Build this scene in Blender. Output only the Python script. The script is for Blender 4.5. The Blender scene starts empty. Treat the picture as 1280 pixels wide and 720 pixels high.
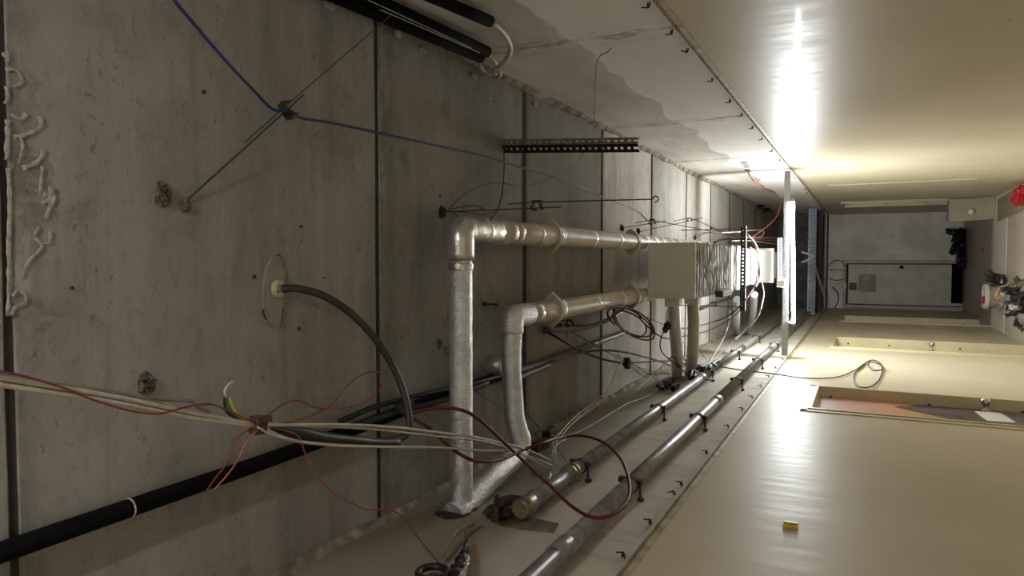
import bpy, math, random
from mathutils import Vector, Matrix
random.seed(7)
R_ = random.Random(11)
scene = bpy.context.scene

# ------------------------------------------------------------------ camera
FPX = 880.0
Xc = Vector((0, 880, 36)).normalized()
Yc = Vector((440, 36, -880)).normalized()
Zc = Xc.cross(Yc)
CAM = Vector((0, 0, 1.6))
cd = bpy.data.cameras.new('camera')
cam = bpy.data.objects.new('camera', cd)
scene.collection.objects.link(cam)
cd.sensor_width = 36.0
cd.lens = FPX / 1280 * 36
cd.clip_start = 0.02
rot = Matrix((Xc, Yc, Zc))
cam.matrix_world = Matrix.Translation(CAM) @ rot.to_4x4()
scene.camera = cam

# ------------------------------------------------------------------ world, exposure
w = bpy.data.worlds.new('world')
scene.world = w
w.use_nodes = True
w.node_tree.nodes['Background'].inputs[0].default_value = (0.9, 0.95, 1.0, 1)
w.node_tree.nodes['Background'].inputs[1].default_value = 0.02
scene.view_settings.view_transform = 'Standard'
scene.view_settings.look = 'None'
scene.view_settings.exposure = 0.22
scene.view_settings.gamma = 1.0
TUBE_POWER = 310.0
REAR_FILL_POWER = 265.0

# ------------------------------------------------------------------ room numbers (metres)
CEIL, WL, WR, RAIL, END, REAR = 3.136, -0.944, 0.858, 2.232, 15.0, -4.0


def at(px, py, x=None, y=None, z=None):
    """world point on the plane x=, y= or z= seen at a point of the photograph"""
    w_ = rot @ Vector((px - 640, 360 - py, -FPX))
    t = (x - CAM.x) / w_.x if x is not None else (y - CAM.y) / w_.y if y is not None else (z - CAM.z) / w_.z
    return CAM + t * w_


def on_seg(px, py, A, B):
    """point of the segment AB nearest to a line of sight"""
    d = (rot @ Vector((px - 640, 360 - py, -FPX))).normalized()
    u = (B - A)
    w0 = A - CAM
    a, b, c, dd, e = u.dot(u), u.dot(d), 1.0, u.dot(w0), d.dot(w0)
    s = (b * e - c * dd) / (a * c - b * b)
    return A + u * s


# ------------------------------------------------------------------ materials
class NT:
    def __init__(s, name):
        s.m = bpy.data.materials.new(name)
        s.m.use_nodes = True
        s.t = s.m.node_tree
        s.b = s.t.nodes['Principled BSDF']
        s.pos = None

    def n(s, typ, **kw):
        nd = s.t.nodes.new(typ)
        for k, v in kw.items():
            setattr(nd, k, v)
        return nd

    def link(s, a, b):
        s.t.links.new(a, b)

    def P(s):
        if s.pos is None:
            s.pos = s.n('ShaderNodeNewGeometry').outputs['Position']
        return s.pos

    def mapped(s, scale):
        v = s.n('ShaderNodeVectorMath', operation='MULTIPLY')
        s.link(s.P(), v.inputs[0])
        v.inputs[1].default_value = scale
        return v.outputs[0]

    def noise(s, scale, detail=4.0, rough=0.55, vec=None, dist=0.0):
        nd = s.n('ShaderNodeTexNoise')
        s.link(vec if vec is not None else s.P(), nd.inputs['Vector'])
        nd.inputs['Scale'].default_value = scale
        nd.inputs['Detail'].default_value = detail
        nd.inputs['Roughness'].default_value = rough
        nd.inputs['Distortion'].default_value = dist
        return nd.outputs['Fac']

    def ramp(s, fac, lo, hi, a=0.0, b=1.0, smooth=True):
        nd = s.n('ShaderNodeMapRange')
        nd.interpolation_type = 'SMOOTHSTEP' if smooth else 'LINEAR'
        s.link(fac, nd.inputs['Value'])
        nd.inputs['From Min'].default_value = lo
        nd.inputs['From Max'].default_value = hi
        nd.inputs['To Min'].default_value = a
        nd.inputs['To Max'].default_value = b
        return nd.outputs['Result']

    def math(s, op, a, b=None):
        nd = s.n('ShaderNodeMath', operation=op)
        for i, v in enumerate((a, b)):
            if v is None:
                continue
            if isinstance(v, (int, float)):
                nd.inputs[i].default_value = v
            else:
                s.link(v, nd.inputs[i])
        return nd.outputs[0]

    def mix(s, fac, a, b, blend='MIX'):
        nd = s.n('ShaderNodeMix', data_type='RGBA', blend_type=blend)
        if isinstance(fac, (int, float)):
            nd.inputs['Factor'].default_value = fac
        else:
            s.link(fac, nd.inputs['Factor'])
        for k, v in (('A', a), ('B', b)):
            sock = [i for i in nd.inputs if i.name == k and i.type == 'RGBA'][0]
            if isinstance(v, (tuple, list)):
                sock.default_value = (*v[:3], 1)
            else:
                s.link(v, sock)
        return [o for o in nd.outputs if o.type == 'RGBA'][0]

    def sep(s):
        nd = s.n('ShaderNodeSeparateXYZ')
        s.link(s.P(), nd.inputs[0])
        return nd.outputs

    def bump(s, h, strength=0.3, dist=0.01):
        nd = s.n('ShaderNodeBump')
        nd.inputs['Strength'].default_value = strength
        nd.inputs['Distance'].default_value = dist
        s.link(h, nd.inputs['Height'])
        s.link(nd.outputs[0], s.b.inputs['Normal'])

    def col(s, c):
        if isinstance(c, (tuple, list)):
            s.b.inputs['Base Color'].default_value = (*c[:3], 1)
        else:
            s.link(c, s.b.inputs['Base Color'])
        return s

    def set(s, rough=0.6, metal=0.0, spec=0.5):
        if isinstance(rough, (int, float)):
            s.b.inputs['Roughness'].default_value = rough
        else:
            s.link(rough, s.b.inputs['Roughness'])
        s.b.inputs['Metallic'].default_value = metal
        s.b.inputs['Specular IOR Level'].default_value = spec
        return s


def plain(name, c, rough=0.6, metal=0.0, spec=0.5, var=0.15, nscale=30, bump=0.0):
    t = NT(name)
    f = t.noise(nscale, 4)
    t.col(t.mix(t.ramp(f, 0.3, 0.7), tuple(x * (1 - var) for x in c), tuple(min(1, x * (1 + var)) for x in c)))
    t.set(rough, metal, spec)
    if bump:
        t.bump(f, bump, 0.004)
    return t.m


def concrete_ceiling(name='cast_concrete', darken=0.0, tone=1.0):
    t = NT(name)
    big = t.noise(1.6, 6, 0.6)
    streak = t.noise(1.0, 5, 0.6, t.mapped((0.9, 9.5, 1.1)), 0.5)
    mid = t.noise(9, 6, 0.65)
    fine = t.noise(70, 4, 0.6)
    c = t.mix(t.ramp(big, 0.3, 0.7), (0.415, 0.395, 0.352), (0.57, 0.548, 0.50))
    c = t.mix(t.ramp(streak, 0.45, 0.72, 0, 0.5), c, (0.68, 0.645, 0.58))
    c = t.mix(t.ramp(streak, 0.46, 0.25, 0, 0.5), c, (0.30, 0.28, 0.24))
    c = t.mix(t.ramp(mid, 0.54, 0.74, 0, 0.5), c, (0.26, 0.242, 0.205))
    grit = t.noise(28, 6, 0.7, t.mapped((0.9, 1.2, 1)))
    c = t.mix(t.ramp(grit, 0.52, 0.7, 0, 0.35), c, (0.25, 0.232, 0.20))
    c = t.mix(t.ramp(grit, 0.46, 0.32, 0, 0.25), c, (0.62, 0.595, 0.545))
    # fine dark pores that gather in patches
    patch = t.ramp(t.noise(2.6, 3, 0.6, t.mapped((0.8, 2.2, 1))), 0.44, 0.62)
    pore = t.ramp(t.noise(75, 3, 0.6, t.mapped((0.6, 1, 1))), 0.61, 0.69)
    pm = t.math('MULTIPLY', patch, pore)
    c = t.mix(t.math('MULTIPLY', pm, 0.5), c, (0.10, 0.092, 0.075))
    # lime bloom that has run out of the first joint
    o = t.sep()
    d = t.math('SUBTRACT', o[1], 0.82)
    lobe = t.noise(9.0, 3, 0.5, t.mapped((1.0, 0.3, 1)))
    reach = t.ramp(lobe, 0.38, 0.68, 0.012, 0.125)
    veil = t.ramp(t.math('SUBTRACT', reach, d), 0.0, 0.015)
    vein = t.math('ABSOLUTE', t.math('SUBTRACT', t.noise(22, 2, 0.5, None, 0.6), 0.5))
    veinm = t.ramp(vein, 0.07, 0.02)
    gate = t.math('MULTIPLY', t.ramp(d, 0.0, 0.01), t.math('MULTIPLY', t.ramp(o[0], -0.26, -0.15), t.ramp(o[0], 0.42, 0.36)))
    edge = t.math('MULTIPLY', veil, t.ramp(t.math('SUBTRACT', reach, d), 0.06, 0.015))
    lime = t.math('MULTIPLY', gate, t.math('MULTIPLY', t.math('MULTIPLY', veil, veinm), 0.35))
    rim = t.math('MULTIPLY', t.ramp(t.math('ABSOLUTE', t.math('SUBTRACT', d, 0.02)), 0.035, 0.01), t.math('MULTIPLY', gate, t.ramp(mid, 0.4, 0.6)))
    lime = t.math('MAXIMUM', lime, t.math('MULTIPLY', rim, 0.8))
    wet = t.math('MULTIPLY', gate, t.math('MULTIPLY', veil, 0.35))
    c = t.mix(wet, c, (0.19, 0.175, 0.15))
    c = t.mix(t.math('MULTIPLY', lime, 0.75), c, (0.80, 0.77, 0.70))
    weep = None
    for y0, wd_ in ((2.018, 0.16), (3.215, 0.12), (4.386, 0.22), (0.81, 0.10)):
        dy = t.math('SUBTRACT', o[1], y0)
        q_ = t.math('MULTIPLY', t.ramp(dy, wd_, 0.0), t.ramp(dy, -0.03, 0.0))
        weep = q_ if weep is None else t.math('MAXIMUM', weep, q_)
    weep = t.math('MULTIPLY', weep, t.ramp(t.noise(7, 6, 0.7, t.mapped((0.8, 2.0, 1))), 0.36, 0.62))
    c = t.mix(t.math('MULTIPLY', weep, 0.6), c, (0.20, 0.18, 0.145))
    stain = t.ramp(t.noise(4.2, 7, 0.72, t.mapped((0.7, 1.6, 1))), 0.52, 0.70)
    c = t.mix(t.math('MULTIPLY', stain, 0.35), c, (0.22, 0.20, 0.165))
    c = t.mix(darken, c, (0.10, 0.093, 0.085))  # darker mix for the far panels
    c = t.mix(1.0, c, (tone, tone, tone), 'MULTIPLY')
    t.col(c)
    t.set(0.85, 0, 0.3)
    h = t.math('ADD', t.math('MULTIPLY', streak, 0.5), t.math('ADD', t.math('MULTIPLY', mid, 0.35), t.math('MULTIPLY', fine, 0.25)))
    h = t.math('SUBTRACT', h, t.math('MULTIPLY', pm, 0.5))
    h = t.math('ADD', h, t.math('MULTIPLY', lime, 0.4))
    t.bump(h, 0.55, 0.008)
    return t.m


def concrete_right():
    t = NT('two_tone_plaster')
    o = t.sep()
    wob = t.noise(2.2, 3, 0.45)
    line = t.math('ADD', o[2], t.ramp(wob, 0.3, 0.7, -0.045, 0.045))
    up = t.ramp(line, 2.638, 2.656)
    big = t.noise(2.0, 6, 0.65, t.mapped((1, 0.5, 1.8)))
    fine = t.noise(45, 5)
    pale = t.mix(t.ramp(big, 0.3, 0.7), (0.78, 0.755, 0.71), (0.86, 0.84, 0.80))
    dark = t.mix(t.ramp(big, 0.3, 0.75), (0.45, 0.42, 0.365), (0.68, 0.645, 0.58))
    c = t.mix(up, pale, dark)
    # smudged jointing along the block edges
    j = None
    for y0 in (2.64, 4.45, 6.26):
        q = t.ramp(t.math('ABSOLUTE', t.math('SUBTRACT', o[1], y0 + 0.01)), 0.13, 0.0)
        j = q if j is None else t.math('MAXIMUM', j, q)
    sm = t.math('MULTIPLY', j, t.ramp(t.noise(11, 5, 0.7, t.mapped((1, 2.5, 0.8))), 0.47, 0.62))
    c = t.mix(t.math('MULTIPLY', sm, 0.75), c, (0.19, 0.17, 0.14))
    t.col(c)
    t.set(0.85, 0, 0.3)
    t.bump(t.math('ADD', t.math('MULTIPLY', big, 0.6), t.math('MULTIPLY', fine, 0.3)), 0.35, 0.006)
    return t.m


def concrete_left():
    t = NT('stained_plaster')
    big = t.noise(2.2, 6, 0.65, t.mapped((1, 1.0, 0.6)))
    st = t.noise(2.0, 5, 0.6, t.mapped((1, 7, 0.9)), 0.5)
    fine = t.noise(50, 5)
    c = t.mix(t.ramp(big, 0.3, 0.7), (0.56, 0.52, 0.43), (0.74, 0.70, 0.61))
    c = t.mix(t.ramp(st, 0.55, 0.78, 0, 0.5), c, (0.38, 0.335, 0.26))
    o = t.sep()
    grime = t.ramp(t.math('ADD', o[2], t.math('MULTIPLY', big, 0.5)), 2.85, 3.3, 0, 0.85)
    c = t.mix(grime, c, (0.30, 0.265, 0.21))
    slope = t.math('SUBTRACT', t.math('ADD', o[2], t.math('MULTIPLY', big, 0.45)), t.math('MULTIPLY', o[1], 0.16))
    near_shade = t.ramp(slope, 2.30, 2.75, 0, 0.85)  # near-end shade painted in with brown staining, deepest under the ceiling
    c = t.mix(near_shade, c, (0.25, 0.215, 0.16))
    blot = t.ramp(t.noise(5.5, 6, 0.7, t.mapped((1, 1.3, 0.8))), 0.5, 0.72, 0, 0.5)
    c = t.mix(blot, c, (0.33, 0.29, 0.225))
    t.col(c)
    t.set(0.8, 0, 0.35)
    t.bump(t.math('ADD', t.math('MULTIPLY', st, 0.5), t.math('MULTIPLY', fine, 0.3)), 0.35, 0.006)
    return t.m


def gloss_paint(name, r0, r1, spec, coat):
    t = NT(name)
    big = t.noise(1.3, 4)
    brush = t.noise(2.2, 5, 0.6, t.mapped((1, 9, 0.9)), 0.3)
    fine = t.noise(420, 2, 0.5)
    c = t.mix(t.ramp(big, 0.3, 0.7), (0.60, 0.525, 0.375), (0.66, 0.585, 0.435))
    c = t.mix(t.ramp(brush, 0.58, 0.85, 0, 0.15), c, (0.48, 0.41, 0.29))
    spot = t.ramp(t.noise(24, 1, 0.5), 0.80, 0.82)
    c = t.mix(t.math('MULTIPLY', spot, 0.5), c, (0.16, 0.12, 0.08))
    t.col(c)
    t.set(t.ramp(brush, 0.3, 0.7, r0, r1), 0, spec)
    t.b.inputs['Coat Weight'].default_value = coat
    t.b.inputs['Coat Roughness'].default_value = 0.075
    t.bump(t.math('ADD', t.math('MULTIPLY', brush, 0.12), t.math('MULTIPLY', fine, 0.2)), 0.10, 0.004)
    return t.m


def foil(name, c, rough=0.33, strength=0.6, scale=55, stretch=(1, 1, 1), metal=1.0):
    t = NT(name)
    a = t.noise(scale, 5, 0.65, t.mapped(stretch), 0.8)
    b = t.noise(scale * 0.25, 3)
    t.col(t.mix(t.ramp(b, 0.35, 0.65), tuple(x * 0.82 for x in c), c))
    t.set(rough, metal)
    t.bump(a, strength, 0.006)
    return t.m


def emissive(name, c, power):
    t = NT(name)
    t.col((0.9, 0.9, 0.9))
    t.b.inputs['Emission Color'].default_value = (*c, 1)
    t.b.inputs['Emission Strength'].default_value = power
    return t.m


def poster_mat():
    t = NT('sunset_print')
    o = t.sep()
    r = t.n('ShaderNodeValToRGB')
    t.link(t.ramp(t.math('ADD', o[2], t.math('MULTIPLY', t.noise(4, 4), 0.25)), 0.5, 2.0, 0, 1, False), r.inputs[0])
    e = r.color_ramp.elements
    e[0].position, e[0].color = 0.0, (0.20, 0.13, 0.13, 1)
    e[1].position, e[1].color = 1.0, (0.50, 0.34, 0.30, 1)
    for p, c in ((0.45, (0.42, 0.24, 0.15, 1)), (0.62, (0.62, 0.33, 0.15, 1)), (0.75, (0.66, 0.33, 0.22, 1)), (0.9, (0.55, 0.30, 0.27, 1))):
        q = e.new(p)
        q.color = c
    t.col(r.outputs[0])
    t.set(0.35)
    return t.m


def floor_mat():
    t = NT('dirty_beige_floor')
    o = t.sep()
    n = t.noise(3, 5, 0.6)
    c = t.mix(t.ramp(n, 0.3, 0.7), (0.62, 0.54, 0.43), (0.72, 0.64, 0.52))
    dirt = t.ramp(t.math('ADD', o[1], t.math('MULTIPLY', n, 0.8)), 12.05, 12.35, 0, 0.8)
    c = t.mix(dirt, c, (0.27, 0.22, 0.17))
    t.col(c)
    t.set(0.35, 0, 0.5)
    return t.m


M = {}
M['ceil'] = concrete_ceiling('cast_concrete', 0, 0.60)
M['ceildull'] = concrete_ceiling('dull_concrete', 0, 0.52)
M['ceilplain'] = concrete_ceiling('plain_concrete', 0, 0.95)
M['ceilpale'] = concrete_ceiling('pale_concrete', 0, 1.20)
M['ceilmid'] = concrete_ceiling('darker_concrete', 0.3)
M['ceildark'] = concrete_ceiling('darkest_concrete', 0.55)
M['right'] = concrete_right()
M['left'] = concrete_left()
M['paint'] = gloss_paint('cream_gloss_paint', 0.36, 0.44, 0.08, 0.022)
M['paintleft'] = gloss_paint('cream_satin_paint', 0.38, 0.46, 0.06, 0.0)
M['joint'] = plain('dark_joint_mortar', (0.035, 0.031, 0.026), 0.95)  # dark mortar colour for joints, gaps and holes
M['mortar'] = plain('rough_mortar', (0.36, 0.33, 0.275), 0.95, var=0.4, nscale=25, bump=0.8)
M['fillet'] = plain('brown_corner_mortar', (0.27, 0.235, 0.185), 0.95, var=0.55, nscale=13, bump=0.8)
M['patch'] = plain('repair_mortar', (0.27, 0.25, 0.21), 0.9, var=0.15, nscale=14, bump=0.4)
M['aggregate'] = plain('broken_aggregate', (0.11, 0.095, 0.075), 0.95, var=0.6, nscale=60, bump=0.8)
M['trim'] = plain('yellowed_trim_paint', (0.42, 0.33, 0.18), 0.5, var=0.35, nscale=14)
M['railpaint'] = plain('dirty_rail_paint', (0.33, 0.29, 0.23), 0.6, var=0.35, nscale=14)
M['floor'] = floor_mat()
M['floorlight'] = plain('pale_light_strip', (0.86, 0.80, 0.70), 0.35, var=0.05, nscale=5)
M['end'] = plain('grey_end_plaster', (0.86, 0.80, 0.735), 0.6, var=0.16, nscale=2.5, bump=0.2)
M['dooredge'] = plain('cream_door_frame_paint', (0.66, 0.58, 0.36), 0.4, var=0.08, nscale=6)
M['greendoor'] = plain('grey_green_door_paint', (0.58, 0.55, 0.45), 0.4, var=0.12, nscale=4)
M['greenframe'] = plain('grey_green_frame_paint', (0.50, 0.46, 0.38), 0.45, var=0.12, nscale=6)
M['patchpaint'] = plain('dull_patch_paint', (0.38, 0.34, 0.27), 0.5, var=0.25, nscale=9)
M['cabinet'] = plain('brown_cream_laminate', (0.40, 0.345, 0.25), 0.4, var=0.1, nscale=5)
M['creamdoor'] = plain('cream_door_leaf', (0.52, 0.44, 0.29), 0.4, var=0.1, nscale=4)
M['poster'] = poster_mat()
M['mountain'] = plain('printed_mountain', (0.10, 0.075, 0.09), 0.35, var=0.5, nscale=9)
M['paper'] = plain('white_paper', (0.75, 0.73, 0.68), 0.7, var=0.05)
M['steel'] = plain('worn_steel', (0.55, 0.54, 0.52), 0.35, 1.0, var=0.1)
M['foil'] = foil('crinkled_foil', (0.93, 0.94, 0.96), 0.38, 1.0, 60, (2.2, 1, 1), 0.85)
M['foilsmooth'] = foil('smooth_foil_elbow', (0.78, 0.77, 0.75), 0.28, 0.5, 22, metal=0.8)
M['tape'] = foil('shiny_foil_tape', (0.86, 0.84, 0.80), 0.24, 0.5, 35)
M['tan'] = plain('tan_pipe_jacket', (0.50, 0.435, 0.34), 0.42, 0.0, 0.45, var=0.12, nscale=10, bump=0.1)
M['wrapfoil'] = foil('pleated_foil_wrap', (0.27, 0.26, 0.245), 0.6, 1.0, 22, (0.5, 3.2, 0.5), 0.0)
M['canvas'] = plain('brown_canvas_lagging', (0.84, 0.79, 0.69), 0.8, var=0.16, nscale=140, bump=0.25)
M['galv'] = foil('galvanised_sheet', (0.55, 0.56, 0.57), 0.5, 0.25, 18)
M['whiteduct'] = foil('pale_flexible_duct', (0.66, 0.63, 0.57), 0.4, 0.35, 30, metal=0.35)
M['black'] = plain('black_rubber', (0.012, 0.012, 0.012), 0.5, var=0.3)
M['foam'] = plain('black_foam_insulation', (0.005, 0.005, 0.005), 0.9, 0.0, 0.08, var=0.3)
M['darkrubber'] = plain('dark_flexible_conduit', (0.03, 0.029, 0.024), 0.5, var=0.2)
M['greypipe'] = plain('grey_plastic_pipe', (0.21, 0.205, 0.195), 0.36, 0.0, 0.5, var=0.3, nscale=16)
M['conduit'] = plain('grey_steel_conduit', (0.11, 0.11, 0.11), 0.45, 0.0, 0.4, var=0.2)
M['iron'] = plain('dark_rusty_iron', (0.045, 0.035, 0.028), 0.75, 0.3, var=0.5, nscale=50)
M['rust'] = plain('brown_rusty_clip', (0.085, 0.045, 0.03), 0.7, 0.3, var=0.5, nscale=50)
M['angle'] = plain('dark_slotted_steel', (0.26, 0.225, 0.17), 0.5, 0.5, var=0.3)
M['blackangle'] = plain('black_slotted_steel', (0.02, 0.02, 0.02), 0.45, 0.3, var=0.2)
M['wire'] = plain('dark_tie_wire', (0.05, 0.042, 0.035), 0.6, 0.4)
M['blue'] = plain('blue_cable_jacket', (0.010, 0.030, 0.125), 0.4, var=0.15)
M['red'] = plain('red_wire_jacket', (0.22, 0.03, 0.022), 0.45, var=0.15)
M['darkred'] = plain('dark_red_hose', (0.11, 0.012, 0.010), 0.5, 0.0, 0.3, var=0.15)
M['maroon'] = plain('maroon_cable_jacket', (0.085, 0.008, 0.008), 0.6, 0.0, 0.2, var=0.15)
M['pink'] = plain('faded_red_cable', (0.50, 0.10, 0.085), 0.45, var=0.15)
M['white'] = plain('dusty_white_cable', (0.50, 0.46, 0.38), 0.5, var=0.15)
M['grey'] = plain('dusty_grey_cable', (0.20, 0.18, 0.15), 0.55, var=0.15)
M['brightwhite'] = plain('white_plastic', (0.78, 0.77, 0.74), 0.4, var=0.05)
M['yellow'] = plain('yellow_plastic', (0.60, 0.45, 0.012), 0.4, var=0.15)
M['green'] = plain('green_earth_wire', (0.07, 0.16, 0.03), 0.5)
M['gland'] = plain('beige_gland_plate', (0.56, 0.47, 0.31), 0.5, var=0.08)
M['brass'] = plain('tarnished_brass_fitting', (0.24, 0.21, 0.12), 0.4, 0.6, var=0.2)
M['wood'] = plain('dark_timber_offcut', (0.05, 0.037, 0.025), 0.8, var=0.4, nscale=20)
M['tanhose'] = plain('dusty_corrugated_hose', (0.24, 0.205, 0.14), 0.75, var=0.2)
M['bag'] = plain('black_plastic_bag', (0.014, 0.014, 0.016), 0.3, var=0.3)
M['silverbag'] = plain('silver_scrap', (0.55, 0.54, 0.52), 0.35, 0.7, var=0.3, nscale=25)
M['greyrag'] = plain('grey_dusty_rag', (0.17, 0.155, 0.135), 0.9, var=0.4, nscale=18)
M['tanrag'] = plain('brown_paper_scrap', (0.36, 0.27, 0.17), 0.85, var=0.3, nscale=14)
M['redbag'] = plain('red_plastic_bag', (0.48, 0.025, 0.025), 0.4, var=0.2)
M['bucket'] = plain('dusty_white_bucket', (0.60, 0.55, 0.49), 0.5, var=0.1)
M['bluesheet'] = foil('dull_corrugated_sheet', (0.48, 0.53, 0.58), 0.5, 0.2, 12, metal=0.6)
M['darkbeam'] = plain('dark_painted_beam', (0.045, 0.04, 0.038), 0.7, var=0.3, nscale=12)
M['voidgrey'] = plain('dark_grey_plaster', (0.16, 0.155, 0.15), 0.9, var=0.35, nscale=6, bump=0.4)
M['batten'] = plain('grey_batten_steel', (0.30, 0.30, 0.295), 0.55, var=0.06)
M['tube'] = emissive('glowing_tube', (0.93, 0.98, 1.0), TUBE_POWER)
M['rearfill'] = emissive('added_rear_fill_tube', (0.95, 0.97, 1.0), REAR_FILL_POWER)

# ------------------------------------------------------------------ mesh helpers
WLOC = {}


class MB:
    def __init__(s):
        s.v, s.f = [], []

    def add(s, vs, fs):
        o = len(s.v)
        s.v += [Vector(p) for p in vs]
        s.f += [[i + o for i in f] for f in fs]
        return s

    def box(s, c, d, M3=None, bev=0.0):
        hx, hy, hz = d[0] / 2, d[1] / 2, d[2] / 2
        c = Vector(c)
        if bev <= 0:
            vs = [Vector((x * hx, y * hy, z * hz)) for x in (-1, 1) for y in (-1, 1) for z in (-1, 1)]
            fs = [(0, 1, 3, 2), (4, 6, 7, 5), (0, 4, 5, 1), (2, 3, 7, 6), (0, 2, 6, 4), (1, 5, 7, 3)]
        else:
            b = min(bev, hx * .9, hy * .9, hz * .9)
            vs, idx = [], {}
            for x in (-1, 1):
                for y in (-1, 1):
                    for z in (-1, 1):
                        for a in range(3):
                            p = [x * hx, y * hy, z * hz]
                            for k, sg in ((0, x), (1, y), (2, z)):
                                if k != a:
                                    p[k] -= sg * b
                            idx[(x, y, z, a)] = len(vs)
                            vs.append(Vector(p))
            fs = []
            for a in range(3):
                for sg in (-1, 1):
                    o1, o2 = [k for k in range(3) if k != a]
                    q = []
                    for s1, s2 in ((-1, -1), (1, -1), (1, 1), (-1, 1)):
                        k = [0, 0, 0]
                        k[a], k[o1], k[o2] = sg, s1, s2
                        q.append(idx[(*k, a)])
                    fs.append(q)
            for a in range(3):
                o1, o2 = [k for k in range(3) if k != a]
                for s1 in (-1, 1):
                    for s2 in (-1, 1):
                        q = []
                        for sg, ax in ((-1, o1), (1, o1), (1, o2), (-1, o2)):
                            k = [0, 0, 0]
                            k[a], k[o1], k[o2] = sg, s1, s2
                            q.append(idx[(*k, ax)])
                        fs.append(q)
            for x in (-1, 1):
                for y in (-1, 1):
                    for z in (-1, 1):
                        fs.append([idx[(x, y, z, a)] for a in range(3)])
        if M3 is not None:
            vs = [M3 @ p for p in vs]
        return s.add([p + c for p in vs], fs)

    def sweep(s, pts, r, n=8, closed=False, caps=True):
        pts = [Vector(p) for p in pts]
        m = len(pts)
        rr = r if callable(r) else (lambda i, k: r)
        T = []
        for i in range(m):
            a = pts[(i - 1) % m] if (closed or i > 0) else pts[i]
            b = pts[(i + 1) % m] if (closed or i < m - 1) else pts[i]
            d = b - a
            T.append(d.normalized() if d.length > 1e-9 else Vector((0, 1, 0)))
        u = T[0].orthogonal().normalized()
        vs = []
        for i in range(m):
            u = (u - T[i] * u.dot(T[i]))
            u = u.normalized() if u.length > 1e-6 else T[i].orthogonal().normalized()
            v = T[i].cross(u)
            for k in range(n):
                a = 2 * math.pi * k / n
                vs.append(pts[i] + (u * math.cos(a) + v * math.sin(a)) * rr(i, k))
        fs = []
        for i in range(m if closed else m - 1):
            j = (i + 1) % m
            for k in range(n):
                k2 = (k + 1) % n
                fs.append((i * n + k, i * n + k2, j * n + k2, j * n + k))
        if caps and not closed:
            fs.append(list(range(n))[::-1])
            fs.append([(m - 1) * n + k for k in range(n)])
        return s.add(vs, fs)

    def cyl(s, a, b, r, n=16, r2=None):
        r2 = r if r2 is None else r2
        return s.sweep([a, b], lambda i, k: r if i == 0 else r2, n)

    def lathe(s, prof, o, axis, n=20):
        o, ax = Vector(o), Vector(axis).normalized()
        u = ax.orthogonal().normalized()
        v = ax.cross(u)
        vs = [o + ax * h + (u * math.cos(2 * math.pi * k / n) + v * math.sin(2 * math.pi * k / n)) * r for r, h in prof for k in range(n)]
        fs = [(i * n + k, i * n + (k + 1) % n, (i + 1) * n + (k + 1) % n, (i + 1) * n + k) for i in range(len(prof) - 1) for k in range(n)]
        fs.append(list(range(n))[::-1])
        fs.append([(len(prof) - 1) * n + k for k in range(n)])
        return s.add(vs, fs)

    def lump(s, c, d, rough=0.25, seg=10, rng=None):
        """crumpled closed lump"""
        rng = rng or R_
        c = Vector(c)
        vs, fs = [], []
        for i in range(seg + 1):
            th = math.pi * i / seg
            for k in range(seg):
                ph = 2 * math.pi * k / seg
                q = 1 + rng.uniform(-rough, rough)
                if i in (0, seg):
                    q = 1
                vs.append(c + Vector((math.sin(th) * math.cos(ph) * d[0] / 2 * q, math.sin(th) * math.sin(ph) * d[1] / 2 * q, math.cos(th) * d[2] / 2 * q)))
        for i in range(seg):
            for k in range(seg):
                k2 = (k + 1) % seg
                fs.append((i * seg + k, (i + 1) * seg + k, (i + 1) * seg + k2, i * seg + k2))
        return s.add(vs, fs)

    def build(s, name, mat, parent=None, smooth=False, origin=None):
        if origin is None:
            lo = Vector([min(p[i] for p in s.v) for i in range(3)])
            hi = Vector([max(p[i] for p in s.v) for i in range(3)])
            origin = (lo + hi) / 2
        origin = Vector(origin)
        me = bpy.data.meshes.new(name)
        me.from_pydata([p - origin for p in s.v], [], s.f)
        me.validate()
        me.update()
        import bmesh
        bm = bmesh.new()
        bm.from_mesh(me)
        bmesh.ops.recalc_face_normals(bm, faces=bm.faces)
        bm.to_mesh(me)
        bm.free()
        me.materials.append(mat)
        if smooth:
            for p in me.polygons:
                p.use_smooth = len(p.vertices) <= 4
        o = bpy.data.objects.new(name, me)
        scene.collection.objects.link(o)
        WLOC[o] = origin
        if parent is not None:
            o.parent = parent
            o.location = origin - WLOC[parent]
        else:
            o.location = origin
        return o


def empty(name, loc):
    o = bpy.data.objects.new(name, None)
    scene.collection.objects.link(o)
    o.location = loc
    o.empty_display_size = 0.05
    WLOC[o] = Vector(loc)
    return o


def tag(o, label, cat, group=None):
    o['label'] = label
    o['category'] = cat
    if group:
        o['group'] = group
    return o


def struct(o):
    o['kind'] = 'structure'
    return o


def copy_part(o, parent, loc):
    c = o.copy()
    scene.collection.objects.link(c)
    c.parent = parent
    c.location = Vector(loc) - (WLOC[parent] if parent else Vector())
    WLOC[c] = Vector(loc)
    return c


def smooth(pts, k=6, closed=False):
    """Catmull-Rom through the points"""
    P = [Vector(p) for p in pts]
    n = len(P)
    if n < 3:
        return P
    out = []
    for i in range(n if closed else n - 1):
        if closed:
            p0, p1, p2, p3 = P[(i - 1) % n], P[i], P[(i + 1) % n], P[(i + 2) % n]
        else:
            p1, p2 = P[i], P[i + 1]
            p0 = P[i - 1] if i > 0 else p1 * 2 - p2
            p3 = P[i + 2] if i + 2 < n else p2 * 2 - p1
        for j in range(k):
            t = j / k
            out.append(0.5 * ((2 * p1) + (p2 - p0) * t + (2 * p0 - 5 * p1 + 4 * p2 - p3) * t * t + (3 * p1 - p0 - 3 * p2 + p3) * t ** 3))
    if not closed:
        out.append(P[-1])
    return out


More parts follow.
